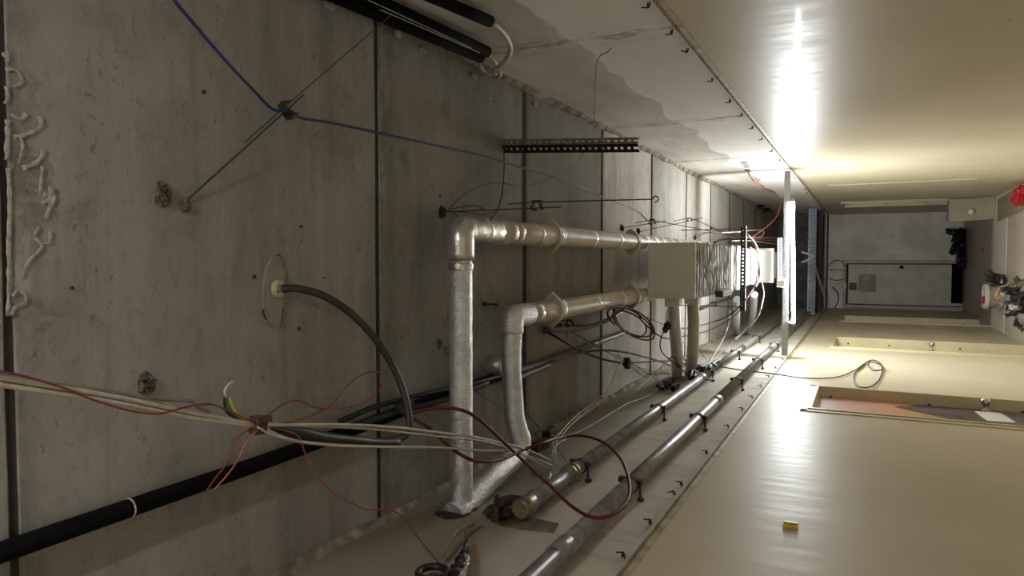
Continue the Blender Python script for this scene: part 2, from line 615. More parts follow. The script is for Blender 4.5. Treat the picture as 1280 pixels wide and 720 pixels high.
def zpath(z, *pts):
    """sight points on a level plane; a third number overrides the height; (px,py,'x',v) or (px,py,'y',v) uses an upright plane"""
    out = []
    for p in pts:
        if len(p) == 4:
            out.append(at(p[0], p[1], **{p[2]: p[3]}))
        else:
            out.append(at(p[0], p[1], z=p[2] if len(p) > 2 else z))
    return out


def zlerp(z0, z1, *pts):
    n = len(pts) - 1
    return [at(p[0], p[1], z=z0 + (z1 - z0) * i / n) for i, p in enumerate(pts)]


def wire(name, label, cat, pts, r, mat, group=None, n=6, k=5, closed=False, parent=None):
    q = smooth(pts, k, closed)
    o = MB().sweep(q, r, n, closed).build(name, mat, parent, True)
    if label:
        tag(o, label, cat, group)
    return o


# ================================================================== STRUCTURE
# ceiling: cast panels between recessed joints
ceiling = struct(MB().box((0, (END + REAR) / 2, CEIL + 0.10), (WR - WL + 0.5, END - REAR + 0.4, 0.10)).build('ceiling', M['joint']))
seams = [0.81, 2.018, 3.215, 4.386, 5.588, 6.813]
s_ = 6.813
while s_ < END:
    s_ += 1.2
    seams.append(s_)
s_ = 0.81
while s_ > REAR:
    s_ -= 1.2
    seams.insert(0, s_)
for a, b in zip(seams[:-1], seams[1:]):
    a2, b2 = max(a, REAR - 0.1) + 0.007, min(b, END + 0.1) - 0.007
    dz = R_.uniform(-0.003, 0.003)
    mb = MB()
    NX, NY = 10, 6
    # underside with slightly ragged arrises
    top, und = CEIL + 0.05, CEIL + dz
    x0, x1 = WL - 0.1, WR + 0.1
    vs, fs = [], []
    for j in range(NX + 1):
        x = x0 + (x1 - x0) * j / NX
        e0, e1 = R_.uniform(0, 0.004), R_.uniform(0, 0.004)
        prof = [(a2, top), (a2 + e0, und + 0.003), (a2 + 0.004 + e0, und)]
        prof += [(a2 + (b2 - a2) * q, und + R_.uniform(-0.0012, 0.0012)) for q in (0.25, 0.5, 0.75)]
        prof += [(b2 - 0.004 - e1, und), (b2 - e1, und + 0.003), (b2, top)]
        vs += [(x, y, z) for y, z in prof]
    m = 9
    for j in range(NX):
        for k in range(m - 1):
            fs.append((j * m + k, j * m + k + 1, (j + 1) * m + k + 1, (j + 1) * m + k))
    mb.add(vs, fs)
    mb.build('panel', M['ceil'] if a < 1.5 else M['ceildull'] if a < 4.0 else M['ceilpale'] if a < 5.5 else M['ceilplain'] if a < 7.9 else M['ceilmid'] if a < 9 else M['ceildark'], ceiling)

# dark filler set just inside every joint
for y in seams:
    if REAR < y < END:
        wv = 0.016 if y < 3 else 0.034 if y < 4.5 else 0.024
        zb = 0.004 if y < 2.5 else -0.0035
        MB().box((0, y, CEIL + 0.02 + zb / 2), (WR - WL + 0.1, wv, 0.04 - zb)).build('joint_filler', M['joint'], ceiling)
# upper walls: concrete bands
def band_blocks(wall, x0, x1, edges, mat):
    for a, b in zip(edges[:-1], edges[1:]):
        MB().box(((x0 + x1) / 2, (a + b) / 2, (RAIL + CEIL) / 2 + 0.01), (abs(x1 - x0), b - a - 0.003, CEIL - RAIL + 0.02), None, 0.002).build('block', mat, wall)


wall_right = struct(MB().box((WR + 0.15, (END + REAR) / 2, CEIL / 2 + 0.02), (0.1, END - REAR, CEIL + 0.04)).build('wall_right', M['joint']))
ed = [REAR, -2.77, -0.97, 0.83, 2.64, 4.45, 6.26, 8.07, 9.88, 11.69, 13.5, END]
band_blocks(wall_right, WR + 0.004, WR + 0.1, ed, M['right'])
# painted lower part with one doorway
def painted(wall, xin, xout, openings, top, mat):
    xs, xd = (xin + xout) / 2, abs(xout - xin)
    y = REAR
    for (a, b) in openings + [(END, END)]:
        if a > y:
            MB().box((xs, (y + a) / 2, RAIL / 2), (xd, a - y, RAIL)).build('painted_face', mat, wall)
        if b > a:
            MB().box((xs, (a + b) / 2, (RAIL + top) / 2), (xd, b - a, RAIL - top)).build('painted_lintel', mat, wall)
        y = b


painted(wall_right, WR, WR + 0.1, [(11.75, 12.72)], 1.93, M['paint'])
wall_left = struct(MB().box((WL - 0.35, (END + REAR) / 2, CEIL / 2 + 0.02), (0.1, END - REAR, CEIL + 0.04)).build('wall_left', M['joint']))
band_blocks(wall_left, WL - 0.3, WL - 0.002, [REAR, -1.2, 1.3, 3.8, 6.3, 8.8, 11.3, END], M['left'])
DOORS = [(4.74, 5.62), (8.22, 9.28), (11.78, 12.86)]
painted(wall_left, WL, WL - 0.3, DOORS, 1.90, M['paintleft'])

# end wall, floor, rear wall
wall_end = struct(MB().box((0, END + 0.06, CEIL / 2), (WR - WL + 0.5, 0.1, CEIL + 0.1)).build('wall_end', M['end']))
MB().box(((WR + WL) / 2, END, 2.72), (WR - WL, 0.03, CEIL - 2.30)).build('upper_band', M['voidgrey'], wall_end)  # darker grey band above the end rail
struct(MB().box((0, (END + REAR) / 2, -0.05), (WR - WL + 0.6, END - REAR + 0.3, 0.1)).build('floor', M['floor']))
struct(MB().box((0, REAR - 0.05, CEIL / 2), (WR - WL + 0.5, 0.1, CEIL + 0.1)).build('wall_rear', M['paint']))
struct(MB().box(((WR + WL) / 2, 11.2, 0.002), (WR - WL - 0.01, 1.0, 0.006)).build('painted_floor_light', M['floorlight']))  # pale strip painting a band of light across the floor

# left-behind ceiling rails with their nails
def rail(name, x, sx):
    o = struct(MB().box((x - sx * 0.009, (END + REAR) / 2, RAIL), (0.016, END - REAR - 0.02, 0.003)).box((x - sx * 0.002, (END + REAR) / 2, RAIL + 0.006), (0.004, END - REAR - 0.02, 0.010)).build(name, M['railpaint']))
    MB().box((x - sx * 0.0015, (END + REAR) / 2, RAIL - 0.013), (0.003, END - REAR - 0.02, 0.022)).build('paint_edge', M['trim'], o)
    return o


rail_r = rail('trim_right_rail', WR, 1)
rail_l = rail('trim_left_rail', WL, -1)


def bent_nail(c, sx, parent):
    c = Vector(c)
    return MB().sweep(smooth([c + Vector((sx * 0.004, 0, -0.002)), c + Vector((-sx * 0.012, 0.001, 0.0)), c + Vector((-sx * 0.015, 0.0, 0.006)), c + Vector((-sx * 0.013, -0.004, 0.026))], 3), 0.0026, 5).box(c + Vector((-sx * 0.008, 0, 0.004)), (0.014, 0.016, 0.0035)).build('bent_nail', M['iron'], parent)


nr = None
for px, py in ((803, 4), (831, 38), (851, 61), (883, 98), (906, 125), (922, 142), (935, 158), (948, 172), (961, 187), (970, 199), (991, 221), (1001, 236), (1003, 240)):
    p = at(px, py, x=WR)
    p.z = RAIL + 0.025
    p.x = WR - 0.002
    if nr is None:
        nr = bent_nail(p, 1, rail_r)
        off = WLOC[nr] - p
    else:
        c = copy_part(nr, rail_r, p + off)
        c.rotation_euler = (R_.uniform(-.3, .3), 0, R_.uniform(-.5, .5))
nl = None
for px, py in ((783, 698), (822, 657), (848, 620), (858, 608), (886, 568), (913, 535), (930, 513), (943, 498), (953, 484), (963, 472), (972, 461), (981, 450)):
    p = at(px, py, x=WL)
    p.z = RAIL + 0.03
    p.x = WL + 0.002
    if nl is None:
        nl = bent_nail(p, -1, rail_l)
        off = WLOC[nl] - p
    else:
        c = copy_part(nl, rail_l, p + off)
        c.rotation_euler = (R_.uniform(-.3, .3), 0, R_.uniform(-.5, .5))
# rail across the end wall
struct(MB().box(((WR + WL) / 2, END - 0.012, RAIL + 0.006), (WR - WL, 0.024, 0.03)).build('trim_end_rail', M['darkbeam']))


# mortar fillets where ceiling meets walls
def fillet(name, x, sx, w0, w1):
    vs, fs = [], []
    n = 420
    ph = [R_.uniform(0, 6.28) for _ in range(8)]
    fr = [0.9, 1.7, 3.1, 5.3, 7.7, 11.9, 17.3, 23.1]
    def wob(y, k):
        t = sum(math.sin(y * f + p * (k + 1)) / (1 + 0.12 * f) for f, p in zip(fr, ph)) / 3.2
        return w0 + (w1 - w0) * min(1, max(0, 0.5 + 0.5 * t + R_.uniform(-.08, .08)))
    for i in range(n + 1):
        y = REAR + (END - REAR) * i / n
        a, b = wob(y, 1), wob(y, 2)
        vs += [(x, y, CEIL - b), (x - sx * a * .45, y, CEIL - b * .45), (x - sx * a, y, CEIL), (x, y, CEIL + 0.01)]
    for i in range(n):
        for k in range(3):
            fs.append((i * 4 + k, i * 4 + k + 1, i * 4 + k + 5, i * 4 + k + 4))
    return struct(MB().add(vs, fs).build(name, M['fillet'], None, True))


fillet('trim_right_fillet', WR + 0.006, 1, 0.012, 0.046)
fillet('trim_left_fillet', WL - 0.004, -1, 0.010, 0.040)

# mortar drips squeezed out along the right edge of the ceiling
for px, py, d in ((497, 42, (0.03, 0.05, 0.03)), (528, 62, (0.03, 0.06, 0.035)), (592, 95, (0.03, 0.055, 0.035)), (412, 6, (0.03, 0.05, 0.02)), (668, 130, (0.03, 0.06, 0.03))):
    p = at(px, py, z=CEIL)
    MB().lump((p.x, p.y, CEIL - 0.002), (d[0], d[1], 0.02), 0.3, 8).build('mortar_drip', M['mortar'], ceiling)

# lime drips that have grown out of the first joint
M['lime'] = plain('white_lime_crust', (0.39, 0.37, 0.33), 0.9, var=0.3, nscale=60, bump=0.4)
def drip(pts, w0, w1, bulb=0.0):
    q = smooth([at(x, y, z=CEIL) for x, y in pts], 5)
    n = len(q)
    mb = MB()
    jit = [R_.uniform(0.65, 1.35) for _ in range(n)]
    mb.sweep(q, lambda i, k: (w0 + (w1 - w0) * i / n) * jit[i] + (bulb * max(0, (i - n + 6) / 6)), 8)
    mb.v = [Vector((p.x, p.y, CEIL - 0.001 + (p.z - CEIL) * 0.12)) for p in mb.v]
    mb.build('lime_drip', M['lime'], ceiling, True)


for pts, w0, w1, bl in (([(6, 87), (17, 87), (26, 95), (25, 104), (16, 109)], .004, .003, 0), ([(3, 70), (9, 66), (8, 78)], .005, .005, 0), ([(14, 143), (26, 149), (33, 141)], .004, .004, .003),
                        ([(17, 171), (36, 167), (51, 157), (50, 146)], .0045, .004, .003), ([(23, 205), (28, 182), (25, 171)], .003, .004, 0), ([(28, 210), (44, 204), (53, 193), (54, 188)], .005, .005, .003),
                        ([(53, 208), (51, 227), (50, 243)], .004, .0025, 0), ([(52, 254), (62, 249), (65, 234)], .005, .005, .003), ([(57, 273), (63, 257), (68, 245), (54, 243)], .0055, .005, 0),
                        ([(43, 297), (53, 303), (62, 303), (63, 289)], .003, .0035, .003), ([(27, 347), (35, 327), (47, 315), (52, 307), (42, 295), (50, 283)], .0045, .003, 0), ([(14, 394), (20, 383), (30, 380), (32, 370), (23, 363), (15, 370)], .0045, .0035, 0),
                        ([(10, 395), (11, 340), (11, 300), (12, 250), (10, 210)], .0045, .006, 0), ([(8, 200), (9, 170), (9, 150)], .005, .005, 0), ([(6, 130), (9, 120), (7, 108)], .004, .004, .001)):
    drip(pts, w0 * 0.9, w1 * 0.9, bl)

# broken-out spots in the ceiling, each a nest of exposed stones
def spall(px, py, w, h, n=26):
    c = at(px, py, z=CEIL)
    mb = MB()
    mb.lump((c.x, c.y, CEIL + 0.002), (w, h, 0.012), 0.3, 9)
    for _ in range(n):
        a, q = R_.uniform(0, 6.28), math.sqrt(R_.random()) * 0.9
        s = R_.uniform(0.005, 0.014)
        mb.lump((c.x + math.cos(a) * q * w / 2, c.y + math.sin(a) * q * h / 2, CEIL - 0.004), (s, s, s * 1.2), 0.25, 5)
    o = mb.build('exposed_aggregate', M['aggregate'], ceiling)
    o['kind'] = 'stuff'


spall(204, 243, 0.060, 0.042)
spall(184, 481, 0.055, 0.045)
spall(232, 256, 0.035, 0.030, 14)
spall(549, 430, 0.045, 0.03, 10)
# plugged drill holes
for px, py, r in ((255, 115, 0.008), (376, 283, 0.007), (374, 411, 0.008), (90, 360, 0.006), (318, 346, 0.009), (560, 398, 0.006), (405, 347, 0.005), (502, 422, 0.005), (608, 400, 0.005), (655, 375, 0.006), (618, 127, 0.007), (550, 245, 0.008), (700, 290, 0.006)):
    p = at(px, py, z=CEIL)
    MB().lathe([(r * 0.7, 0.01), (r * 0.7, -0.0015), (r * 0.4, -0.0025)], p, (0, 0, 1), 10).build('drill_hole_plug', M['joint'], ceiling)


# ---- doors on the left wall
def left_door(name, y0, y1, leafmat, recess=0.12):
    d = struct(empty(name, (WL, (y0 + y1) / 2, 0)))
    top = 1.90
    # lining: far jamb, near jamb, head
    MB().box((WL - 0.10, y1 - 0.012, top / 2), (0.23, 0.024, top), None, 0.002).build('far_jamb', M['dooredge'] if recess < 0.12 or True else M['paint'], d)
    MB().box((WL - 0.10, y0 + 0.012, top / 2), (0.23, 0.024, top), None, 0.002).build('near_jamb', M['dooredge'], d)
    MB().box((WL - 0.10, (y0 + y1) / 2, top - 0.012), (0.23, y1 - y0 - 0.05, 0.024), None, 0.002).build('head_jamb', M['dooredge'], d)
    # architrave on the corridor face
    for y, s in ((y0, -1), (y1, 1)):
        MB().box((WL + 0.002, y + s * 0.022, top / 2 + 0.02), (0.010, 0.05, top + 0.04), None, 0.002).build('architrave', M['dooredge'], d)
    MB().box((WL + 0.002, (y0 + y1) / 2, top + 0.02), (0.010, y1 - y0 + 0.09, 0.045), None, 0.002).build('architrave', M['dooredge'], d)
    leaf = MB().box((WL - recess - 0.02, (y0 + y1) / 2, top / 2), (0.04, y1 - y0 - 0.05, top - 0.03), None, 0.003).build('door_leaf', leafmat, d)
    return d, leaf


def knob(parent, p, axis=(1, 0, 0)):
    return MB().lathe([(0.030, -0.002), (0.030, 0.008), (0.012, 0.012), (0.011, 0.040), (0.022, 0.046), (0.029, 0.062), (0.026, 0.078), (0.012, 0.086)], p, axis, 18).build('door_knob', M['steel'], parent, True)


def screw_holes(d, y, zs, x=WL - 0.06):
    for z in zs:
        MB().lathe([(0.010, 0.0), (0.010, 0.004), (0.004, 0.005)], (x, y - 0.024, z), (0, -1, 0), 10).build('screw_cap', M['joint'], d)


d1, leaf1 = left_door('door_1', *DOORS[0], M['creamdoor'], 0.065)
xs = WL - 0.065
ps = MB().box((xs + 0.002, 5.18, 1.10), (0.004, 0.80, 1.50)).build('sunset_poster', M['poster'], leaf1)
ps['label'] = 'orange sunset print with a dark mountain'
mp = [(4.80, 0.40), (5.57, 0.40), (5.57, 1.26), (5.50, 1.30), (5.42, 1.40), (5.35, 1.33), (5.27, 1.22), (5.15, 1.10), (5.02, 1.02), (4.90, 0.95), (4.80, 0.88)]
mbm = MB()
mbm.add([(xs + 0.0045, y, z) for y, z in mp] + [(xs + 0.0058, y, z) for y, z in mp], [list(range(11)), list(range(21, 10, -1))] + [(i, (i + 1) % 11, 11 + (i + 1) % 11, 11 + i) for i in range(11)])
mbm.build('printed_mountain', M['mountain'], leaf1)
MB().box(at(1243, 521, x=xs + 0.007), (0.002, 0.30, 0.15), Matrix.Rotation(0.12, 3, 'X')).build('paper_note', M['paper'], leaf1)
kp = at(1232, 514, x=xs)
knob(leaf1, (xs, kp.y, kp.z))
screw_holes(d1, DOORS[0][1], (1.80, 1.18, 0.65))
d2, leaf2 = left_door('door_2', *DOORS[1], M['creamdoor'], 0.11)
knob(leaf2, (WL - 0.11, 8.62, 0.94)).location.x += 0.09
screw_holes(d2, DOORS[1][1], (1.75, 1.32, 0.62))
d3, leaf3 = left_door('door_3', *DOORS[2], M['creamdoor'], 0.10)
screw_holes(d3, DOORS[2][1], (1.78, 1.2, 0.75, 0.2))

# right-hand doorway near the end
d5 = struct(empty('door_5', (WR, 12.2, 0)))
for y in (11.765, 12.705):
    MB().box((WR + 0.05, y, 0.96), (0.14, 0.03, 1.92), None, 0.002).build('jamb', M['dooredge'], d5)
MB().box((WR + 0.05, 12.235, 1.915), (0.14, 0.90, 0.03), None, 0.002).build('head_jamb', M['dooredge'], d5)
for y in (11.73, 12.74):
    MB().box((WR - 0.004, y, 0.96), (0.014, 0.05, 1.94), None, 0.002).build('architrave', M['dooredge'], d5)
MB().box((WR + 0.09, 12.235, 0.95), (0.035, 0.88, 1.88), None, 0.003).build('door_leaf', M['creamdoor'], d5)
for z in (1.8, 1.3, 0.75):
    MB().lathe([(0.010, 0), (0.010, 0.004), (0.004, 0.005)], (WR + 0.02, 12.69, z), (0, -1, 0), 10).build('screw_cap', M['joint'], d5)

# end door: frame, leaf, vent, kick plate
d4 = struct(empty('door_4', (-0.48, END, 0)))
dx0, dx1, dt = -0.93, -0.02, 1.96
for x in (dx0 + 0.03, dx1 - 0.03):
    MB().box((x, END - 0.02, dt / 2), (0.06, 0.09, dt), None, 0.004).build('jamb', M['greenframe'], d4)
MB().box(((dx0 + dx1) / 2, END - 0.02, dt - 0.03), (dx1 - dx0 - 0.12, 0.09, 0.06), None, 0.004).build('head_jamb', M['greenframe'], d4)
MB().box(((dx0 + dx1) / 2, END + 0.006, 0.96), (dx1 - dx0 - 0.10, 0.02, 1.88)).build('rebate', M['darkbeam'], d4)
lf = MB().box(((dx0 + dx1) / 2, END - 0.012, 0.945), (dx1 - dx0 - 0.155, 0.04, 1.84), None, 0.004).build('door_leaf', M['greendoor'], d4)
q = lambda px, py: at(px, py, y=END - 0.034)
p = q(1066, 358); MB().box(p, (0.14, 0.012, 0.13), None, 0.003).build('vent_plate', M['blackangle'], lf)
p = q(1084, 354); MB().box(p, (0.34, 0.008, 0.30), None, 0.003).build('patched_panel', M['patchpaint'], lf)
p = q(1127, 334); MB().lathe([(0.035, 0), (0.03, 0.02), (0.018, 0.03), (0.022, 0.06), (0.01, 0.07)], p, (0, -1, 0), 14).build('lock_knob', M['iron'], lf)
p = q(1202, 353); MB().box((p.x, END - 0.036, 0.09), (0.76, 0.012, 0.17), None, 0.003).build('kick_plate', M['foam'], lf)
p = at(1056, 357, y=END - 0.07); MB().box(p, (0.11, 0.004, 0.055)).build('white_sticker', M['paper'], d4)
p = q(1074, 383); MB().box(p, (0.03, 0.03, 0.12), None, 0.004).build('door_closer_arm', M['brightwhite'], lf)

# ================================================================== LIGHTS
YB = 7.19
bx0, bx1 = -0.925, 0.84
fix = tag(empty('tube_light', ((bx0 + bx1) / 2, YB, 2.255)), 'glowing white tube lamp lying across the corridor from rail to rail', 'lamp')
bt = MB()
bt.box((0.5 * (bx0 + bx1), YB, 2.265), (bx1 - bx0, 0.003, 0.055))
bt.box((0.5 * (bx0 + bx1), YB + 0.016, 2.291), (bx1 - bx0, 0.032, 0.003))
bt.build('batten', M['batten'], fix)
for i in range(12):
    x = bx0 + 0.08 + (bx1 - bx0 - 0.16) * i / 11
    MB().lathe([(0.006, 0), (0.006, 0.003)], (x, YB - 0.0015, 2.275), (0, -1, 0), 8).build('punched_slot', M['angle'], fix)
ta, tb = Vector((0.545, YB + 0.004, 2.214)), Vector((-0.606, YB + 0.004, 2.192))
MB().cyl(ta, tb, 0.015, 16).build('glass_tube', M['tube'], fix, True)
dv = (ta - tb).normalized()
MB().cyl(ta, ta + dv * 0.03, 0.0145, 14).build('end_cap', M['steel'], fix)
MB().cyl(tb, tb - dv * 0.03, 0.0145, 14).build('end_cap', M['steel'], fix)
for pnt in (ta, tb):
    MB().box(pnt + Vector((0, 0.004, 0.026)), (0.02, 0.026, 0.05), None, 0.003).build('lamp_holder', M['brightwhite'], fix)
p = at(977, 354, y=YB - 0.05)
jb = MB().box((p.x, YB - 0.032, p.z + 0.005), (0.075, 0.06, 0.075), None, 0.006).build('junction_box', M['brightwhite'])
tag(jb, 'small white junction box fixed to the lamp batten', 'box')
# an added lamp, unseen behind the camera, to fill the near corridor
rl = tag(empty('tube_light', (0.80, -1.0, 2.5)), 'added fill tube lamp, unseen, high on the near right wall', 'lamp')
MB().cyl((0.80, -1.45, 2.5), (0.80, -0.55, 2.5), 0.019, 14).build('glass_tube', M['rearfill'], rl, True)
MB().box((WR - 0.018, -1.0, 2.5), (0.034, 1.05, 0.05)).build('batten', M['batten'], rl)  # batten of the added fill lamp


# ================================================================== SILVER PIPES
def crinkled(pts, r, amp, n=22, rng=R_):
    P = [Vector(p) for p in pts]
    tab = [[rng.uniform(-1, 1) for _ in range(n)] for _ in P]
    return MB().sweep(P, lambda i, k: r * (1 + amp * tab[i][k]), n)


def line(a, b, n):
    a, b = Vector(a), Vector(b)
    return [a + (b - a) * i / n for i in range(n + 1)]


def square_flange(parent, p, r, ax):
    p, ax = Vector(p), Vector(ax)
    # crumpled square plate standing on its corner, plus the two wound tape rings
    mb = MB()
    vs = []
    shp = [(1.72, 0.0), (1.42, 0.36), (1.12, 0.70), (0.62, 1.02), (0.0, 1.18)]
    quad = shp + [(-x, y) for x, y in shp[-2::-1]]
    ring = quad + [(x, -y) for x, y in quad[-2:0:-1]]
    for s in (-0.012, 0.012):
        for (cx, cz) in ring:
            vs.append(p + Vector((cx * r + R_.uniform(-.002, .002), s + R_.uniform(-.003, .003), cz * r)))
    fs = [list(range(16))[::-1], list(range(16, 32))] + [(k, (k + 1) % 16, 16 + (k + 1) % 16, 16 + k) for k in range(16)]
    mb.add(vs, fs)
    fl = mb.build('square_flange', M['tan'], parent)
    for dy, rr in ((0.03, 1.16), (0.055, 1.12)):
        MB().lathe([(r * 1.0, -0.012), (r * rr, -0.008), (r * rr, 0.008), (r * 1.0, 0.012)], p + Vector((0, dy, 0)), ax, 20).build('tape_ring', M['tape'], fl, True)
    return fl


def tape_band(parent, p, r, wd=0.02, ax=(0, 1, 0)):
    return MB().lathe([(r * 1.0, -wd), (r * 1.035, -wd * 0.8), (r * 1.035, wd * 0.8), (r * 1.0, wd)], p, ax, 22).build('tape_band', M['tape'], parent, True)


ZP = 2.95
# pipe A
A1 = at(575, 637, x=WL); A1.z = ZP
YA = at(576, 400, z=ZP).y
XA = at(690, 295, z=ZP).x
ra = 0.0435
rl_ = 0.051
pa = tag(empty('lagged_pipe', (WL, YA, ZP)), 'outer silver lagged pipe, turning to run past the right side of the duct', 'pipe', 'silver lagged pipes')
crinkled(line((WL - 0.02, YA, ZP), (XA - 0.11, YA, ZP), 26), ra, 0.025).build('foil_leg', M['foil'], pa, True)
el = [Vector((XA - 0.115, YA, ZP)), Vector((XA - 0.03, YA, ZP)), Vector((XA - 0.004, YA + 0.012, ZP)), Vector((XA, YA + 0.04, ZP)), Vector((XA, YA + 0.10, ZP)), Vector((XA, YA + 0.165, ZP)), Vector((XA, YA + 0.28, ZP))]
crinkled(smooth(el, 4), ra * 1.17, 0.035).build('foil_elbow', M['foilsmooth'], pa, True)
tape_band(pa, (XA, YA + 0.165, ZP), ra * 1.2, 0.012)
tape_band(pa, (XA - 0.14, YA, ZP), ra * 1.05, 0.014, (1, 0, 0))
MB().sweep(line((XA, YA + 0.28, ZP), (XA, 6.6, ZP), 14), rl_, 22).build('long_run', M['tan'], pa, True)
ya_at = lambda px: on_seg(px, 300, Vector((XA, 2, ZP)), Vector((XA, 8, ZP))).y
square_flange(pa, (XA, ya_at(688), ZP), rl_, (0, 1, 0))
square_flange(pa, (XA, ya_at(789), ZP), rl_, (0, 1, 0))
for px, wd in ((633, 0.02), (642, 0.014), (668, 0.012), (736, 0.016), (769, 0.018), (787, 0.02), (804, 0.05), (815, 0.05), (824, 0.03), (835, 0.03), (846, 0.05), (857, 0.05), (866, 0.05), (876, 0.05), (886, 0.06)):
    tape_band(pa, (XA, ya_at(px), ZP), rl_, wd)
# pipe B
YB2 = at(640, 470, z=ZP).y
XB = at(730, 381, z=ZP).x
pb = tag(empty('lagged_pipe', (WL, YB2, ZP)), 'inner silver lagged pipe with a slanted foot, ending at the duct face', 'pipe', 'silver lagged pipes')
foot = at(605, 649, x=WL); foot = Vector((WL - 0.01, foot.y, ZP - 0.0))
k1 = at(650, 560, z=ZP - 0.02)
k2 = at(642, 530, z=ZP)
leg = smooth([foot, foot.lerp(k1, 0.5), k1, at(643, 520, z=ZP), at(639, 450, z=ZP), Vector((XB - 0.06, YB2, ZP))], 7)
NL = len(leg)
MB().sweep(leg, lambda i, k: (0.050 - 0.0065 * min(1, i / 20)) * (1 + 0.03 * R_.uniform(-1, 1)), 22).build('foil_leg', M['foil'], pb, True)
el = [Vector((XB - 0.07, YB2, ZP)), Vector((XB - 0.015, YB2, ZP)), Vector((XB, YB2 + 0.02, ZP)), Vector((XB, YB2 + 0.09, ZP)), Vector((XB, YB2 + 0.16, ZP))]
crinkled(smooth(el, 4), ra * 1.15, 0.02).build('foil_elbow', M['foil'], pb, True)
YF = 4.67
MB().sweep(line((XB, YB2 + 0.15, ZP), (XB, YF + 0.3, ZP), 14), rl_ - 0.002, 22).build('long_run', M['tan'], pb, True)
yb_at = lambda px: on_seg(px, 375, Vector((XB, 2, ZP)), Vector((XB, 8, ZP))).y
square_flange(pb, (XB, yb_at(689), ZP), rl_, (0, 1, 0))
square_flange(pb, (XB, yb_at(789), ZP), rl_, (0, 1, 0))
for px, wd in ((666, 0.02), (740, 0.012), (773, 0.012), (800, 0.03)):
    tape_band(pb, (XB, yb_at(px), ZP), rl_ - 0.001, wd)
# dark soot collars where they leave the wall
for y in (YA, foot.y):
    MB().lump((WL, y, ZP), (0.012, 0.115, 0.115), 0.2, 10).build('chased_hole', M['joint'], wall_left)

# ================================================================== DUCT BOX
bxl = at(811, 372, y=YF).x
bxr = at(811, 304, y=YF).x
ztop = at(811, 340, y=YF).z
zbot = at(869, 340, y=YF).z
box = tag(empty('air_duct', ((bxl + bxr) / 2, YF, zbot)), 'boxy lagged air duct with brown end and pleated foil belly', 'duct')


def puffy(x0, x1, y0, y1, z0, z1, nx, ny, nz, amp, pleat=0.0):
    """box skin with soft puckers"""
    def w(x, y, z):
        k = amp
        return Vector((x + R_.uniform(-k, k), y + R_.uniform(-k, k), z + R_.uniform(-k, k) + pleat * math.sin(y * 95)))
    mb = MB()
    def sheet(f, a, b):
        vs = [f(i / a, j / b) for i in range(a + 1) for j in range(b + 1)]
        fs = [(i * (b + 1) + j, i * (b + 1) + j + 1, (i + 1) * (b + 1) + j + 1, (i + 1) * (b + 1) + j) for i in range(a) for j in range(b)]
        mb.add(vs, fs)
    X = lambda t: x0 + (x1 - x0) * t
    Y = lambda t: y0 + (y1 - y0) * t
    Z = lambda t: z0 + (z1 - z0) * t
    sheet(lambda s, t: w(X(s), Y(t), z0), nx, ny)
    sheet(lambda s, t: w(X(s), Y(t), z1), nx, ny)
    sheet(lambda s, t: w(x0, Y(t), Z(s)), nz, ny)
    sheet(lambda s, t: w(x1, Y(t), Z(s)), nz, ny)
    sheet(lambda s, t: w(X(s), y0, Z(t)), nx, nz)
    sheet(lambda s, t: w(X(s), y1, Z(t)), nx, nz)
    return mb


puffy(bxl, bxr, YF + 0.02, 6.55, zbot, ztop, 10, 150, 8, 0.004, 0.006).build('foil_jacket', M['wrapfoil'], box, True)
MB().box(((bxl + bxr) / 2, YF + 0.008, (zbot + ztop) / 2), (bxr - bxl + 0.006, 0.03, ztop - zbot + 0.006), None, 0.008).build('end_panel', M['canvas'], box)
# seam tape round the end panel
for (c, d) in ((((bxl + bxr) / 2, YF - 0.006, ztop - 0.012), (bxr - bxl, 0.006, 0.03)), (((bxl + bxr) / 2, YF - 0.006, zbot + 0.012), (bxr - bxl, 0.006, 0.028)), ((bxl + 0.01, YF - 0.007, (zbot + ztop) / 2), (0.028, 0.006, ztop - zbot)), ((bxr - 0.01, YF - 0.007, (zbot + ztop) / 2), (0.028, 0.006, ztop - zbot))):
    MB().box(c, d, None, 0.003).build('seam_tape', M['canvas'], box)
MB().sweep(smooth([(bxl + 0.03, YF - 0.009, ztop - 0.05), (bxl + 0.035, YF - 0.012, ztop - 0.17), (bxl + 0.055, YF - 0.014, zbot + 0.09), (bxl + 0.09, YF - 0.009, zbot + 0.05)], 4), 0.007, 6).build('wrinkle', M['canvas'], box, True)
for y in (6.02, 6.3):
    puffy(bxl - 0.006, bxr + 0.006, y, y + 0.10, zbot - 0.008, ztop + 0.006, 8, 3, 6, 0.002).build('foil_band', M['wrapfoil'] if y > 6.2 else M['canvas'], box, True)
puffy(bxl - 0.01, bxr + 0.01, 6.40, 6.52, zbot - 0.004, ztop + 0.004, 6, 2, 5, 0.001).build('canvas_band', M['canvas'], box, True)
# second length, plain sheet
puffy(bxl + 0.01, bxr - 0.01, 6.58, 8.95, zbot + 0.005, ztop, 6, 12, 5, 0.0012).build('sheet_section', M['brightwhite'], box, True)
MB().box(((bxl + bxr) / 2, 8.97, (zbot + ztop) / 2), (bxr - bxl + 0.05, 0.03, ztop - zbot + 0.05), None, 0.004).build('end_flange', M['galv'], box)
puffy(bxl + 0.02, bxr - 0.02, 8.99, 9.9, zbot + 0.01, ztop, 4, 4, 4, 0.001).build('tail_section', M['brightwhite'], box, True)

# branch ducts to the left wall
def branch(label, pts, r, mat, collar=True):
    t = tag(empty('branch_duct', pts[-1]), label, 'duct', 'branch ducts to the left wall')
    crinkled(smooth(pts, 8), r, 0.015, 18).build('hose', mat, t, True)
    if collar:
        a = Vector(pts[0])
        MB().box(a + Vector((-0.03, 0, 0)), (0.06, 2.5 * r, 2.4 * r), None, 0.006).build('collar', M['canvas'], t)
    return t


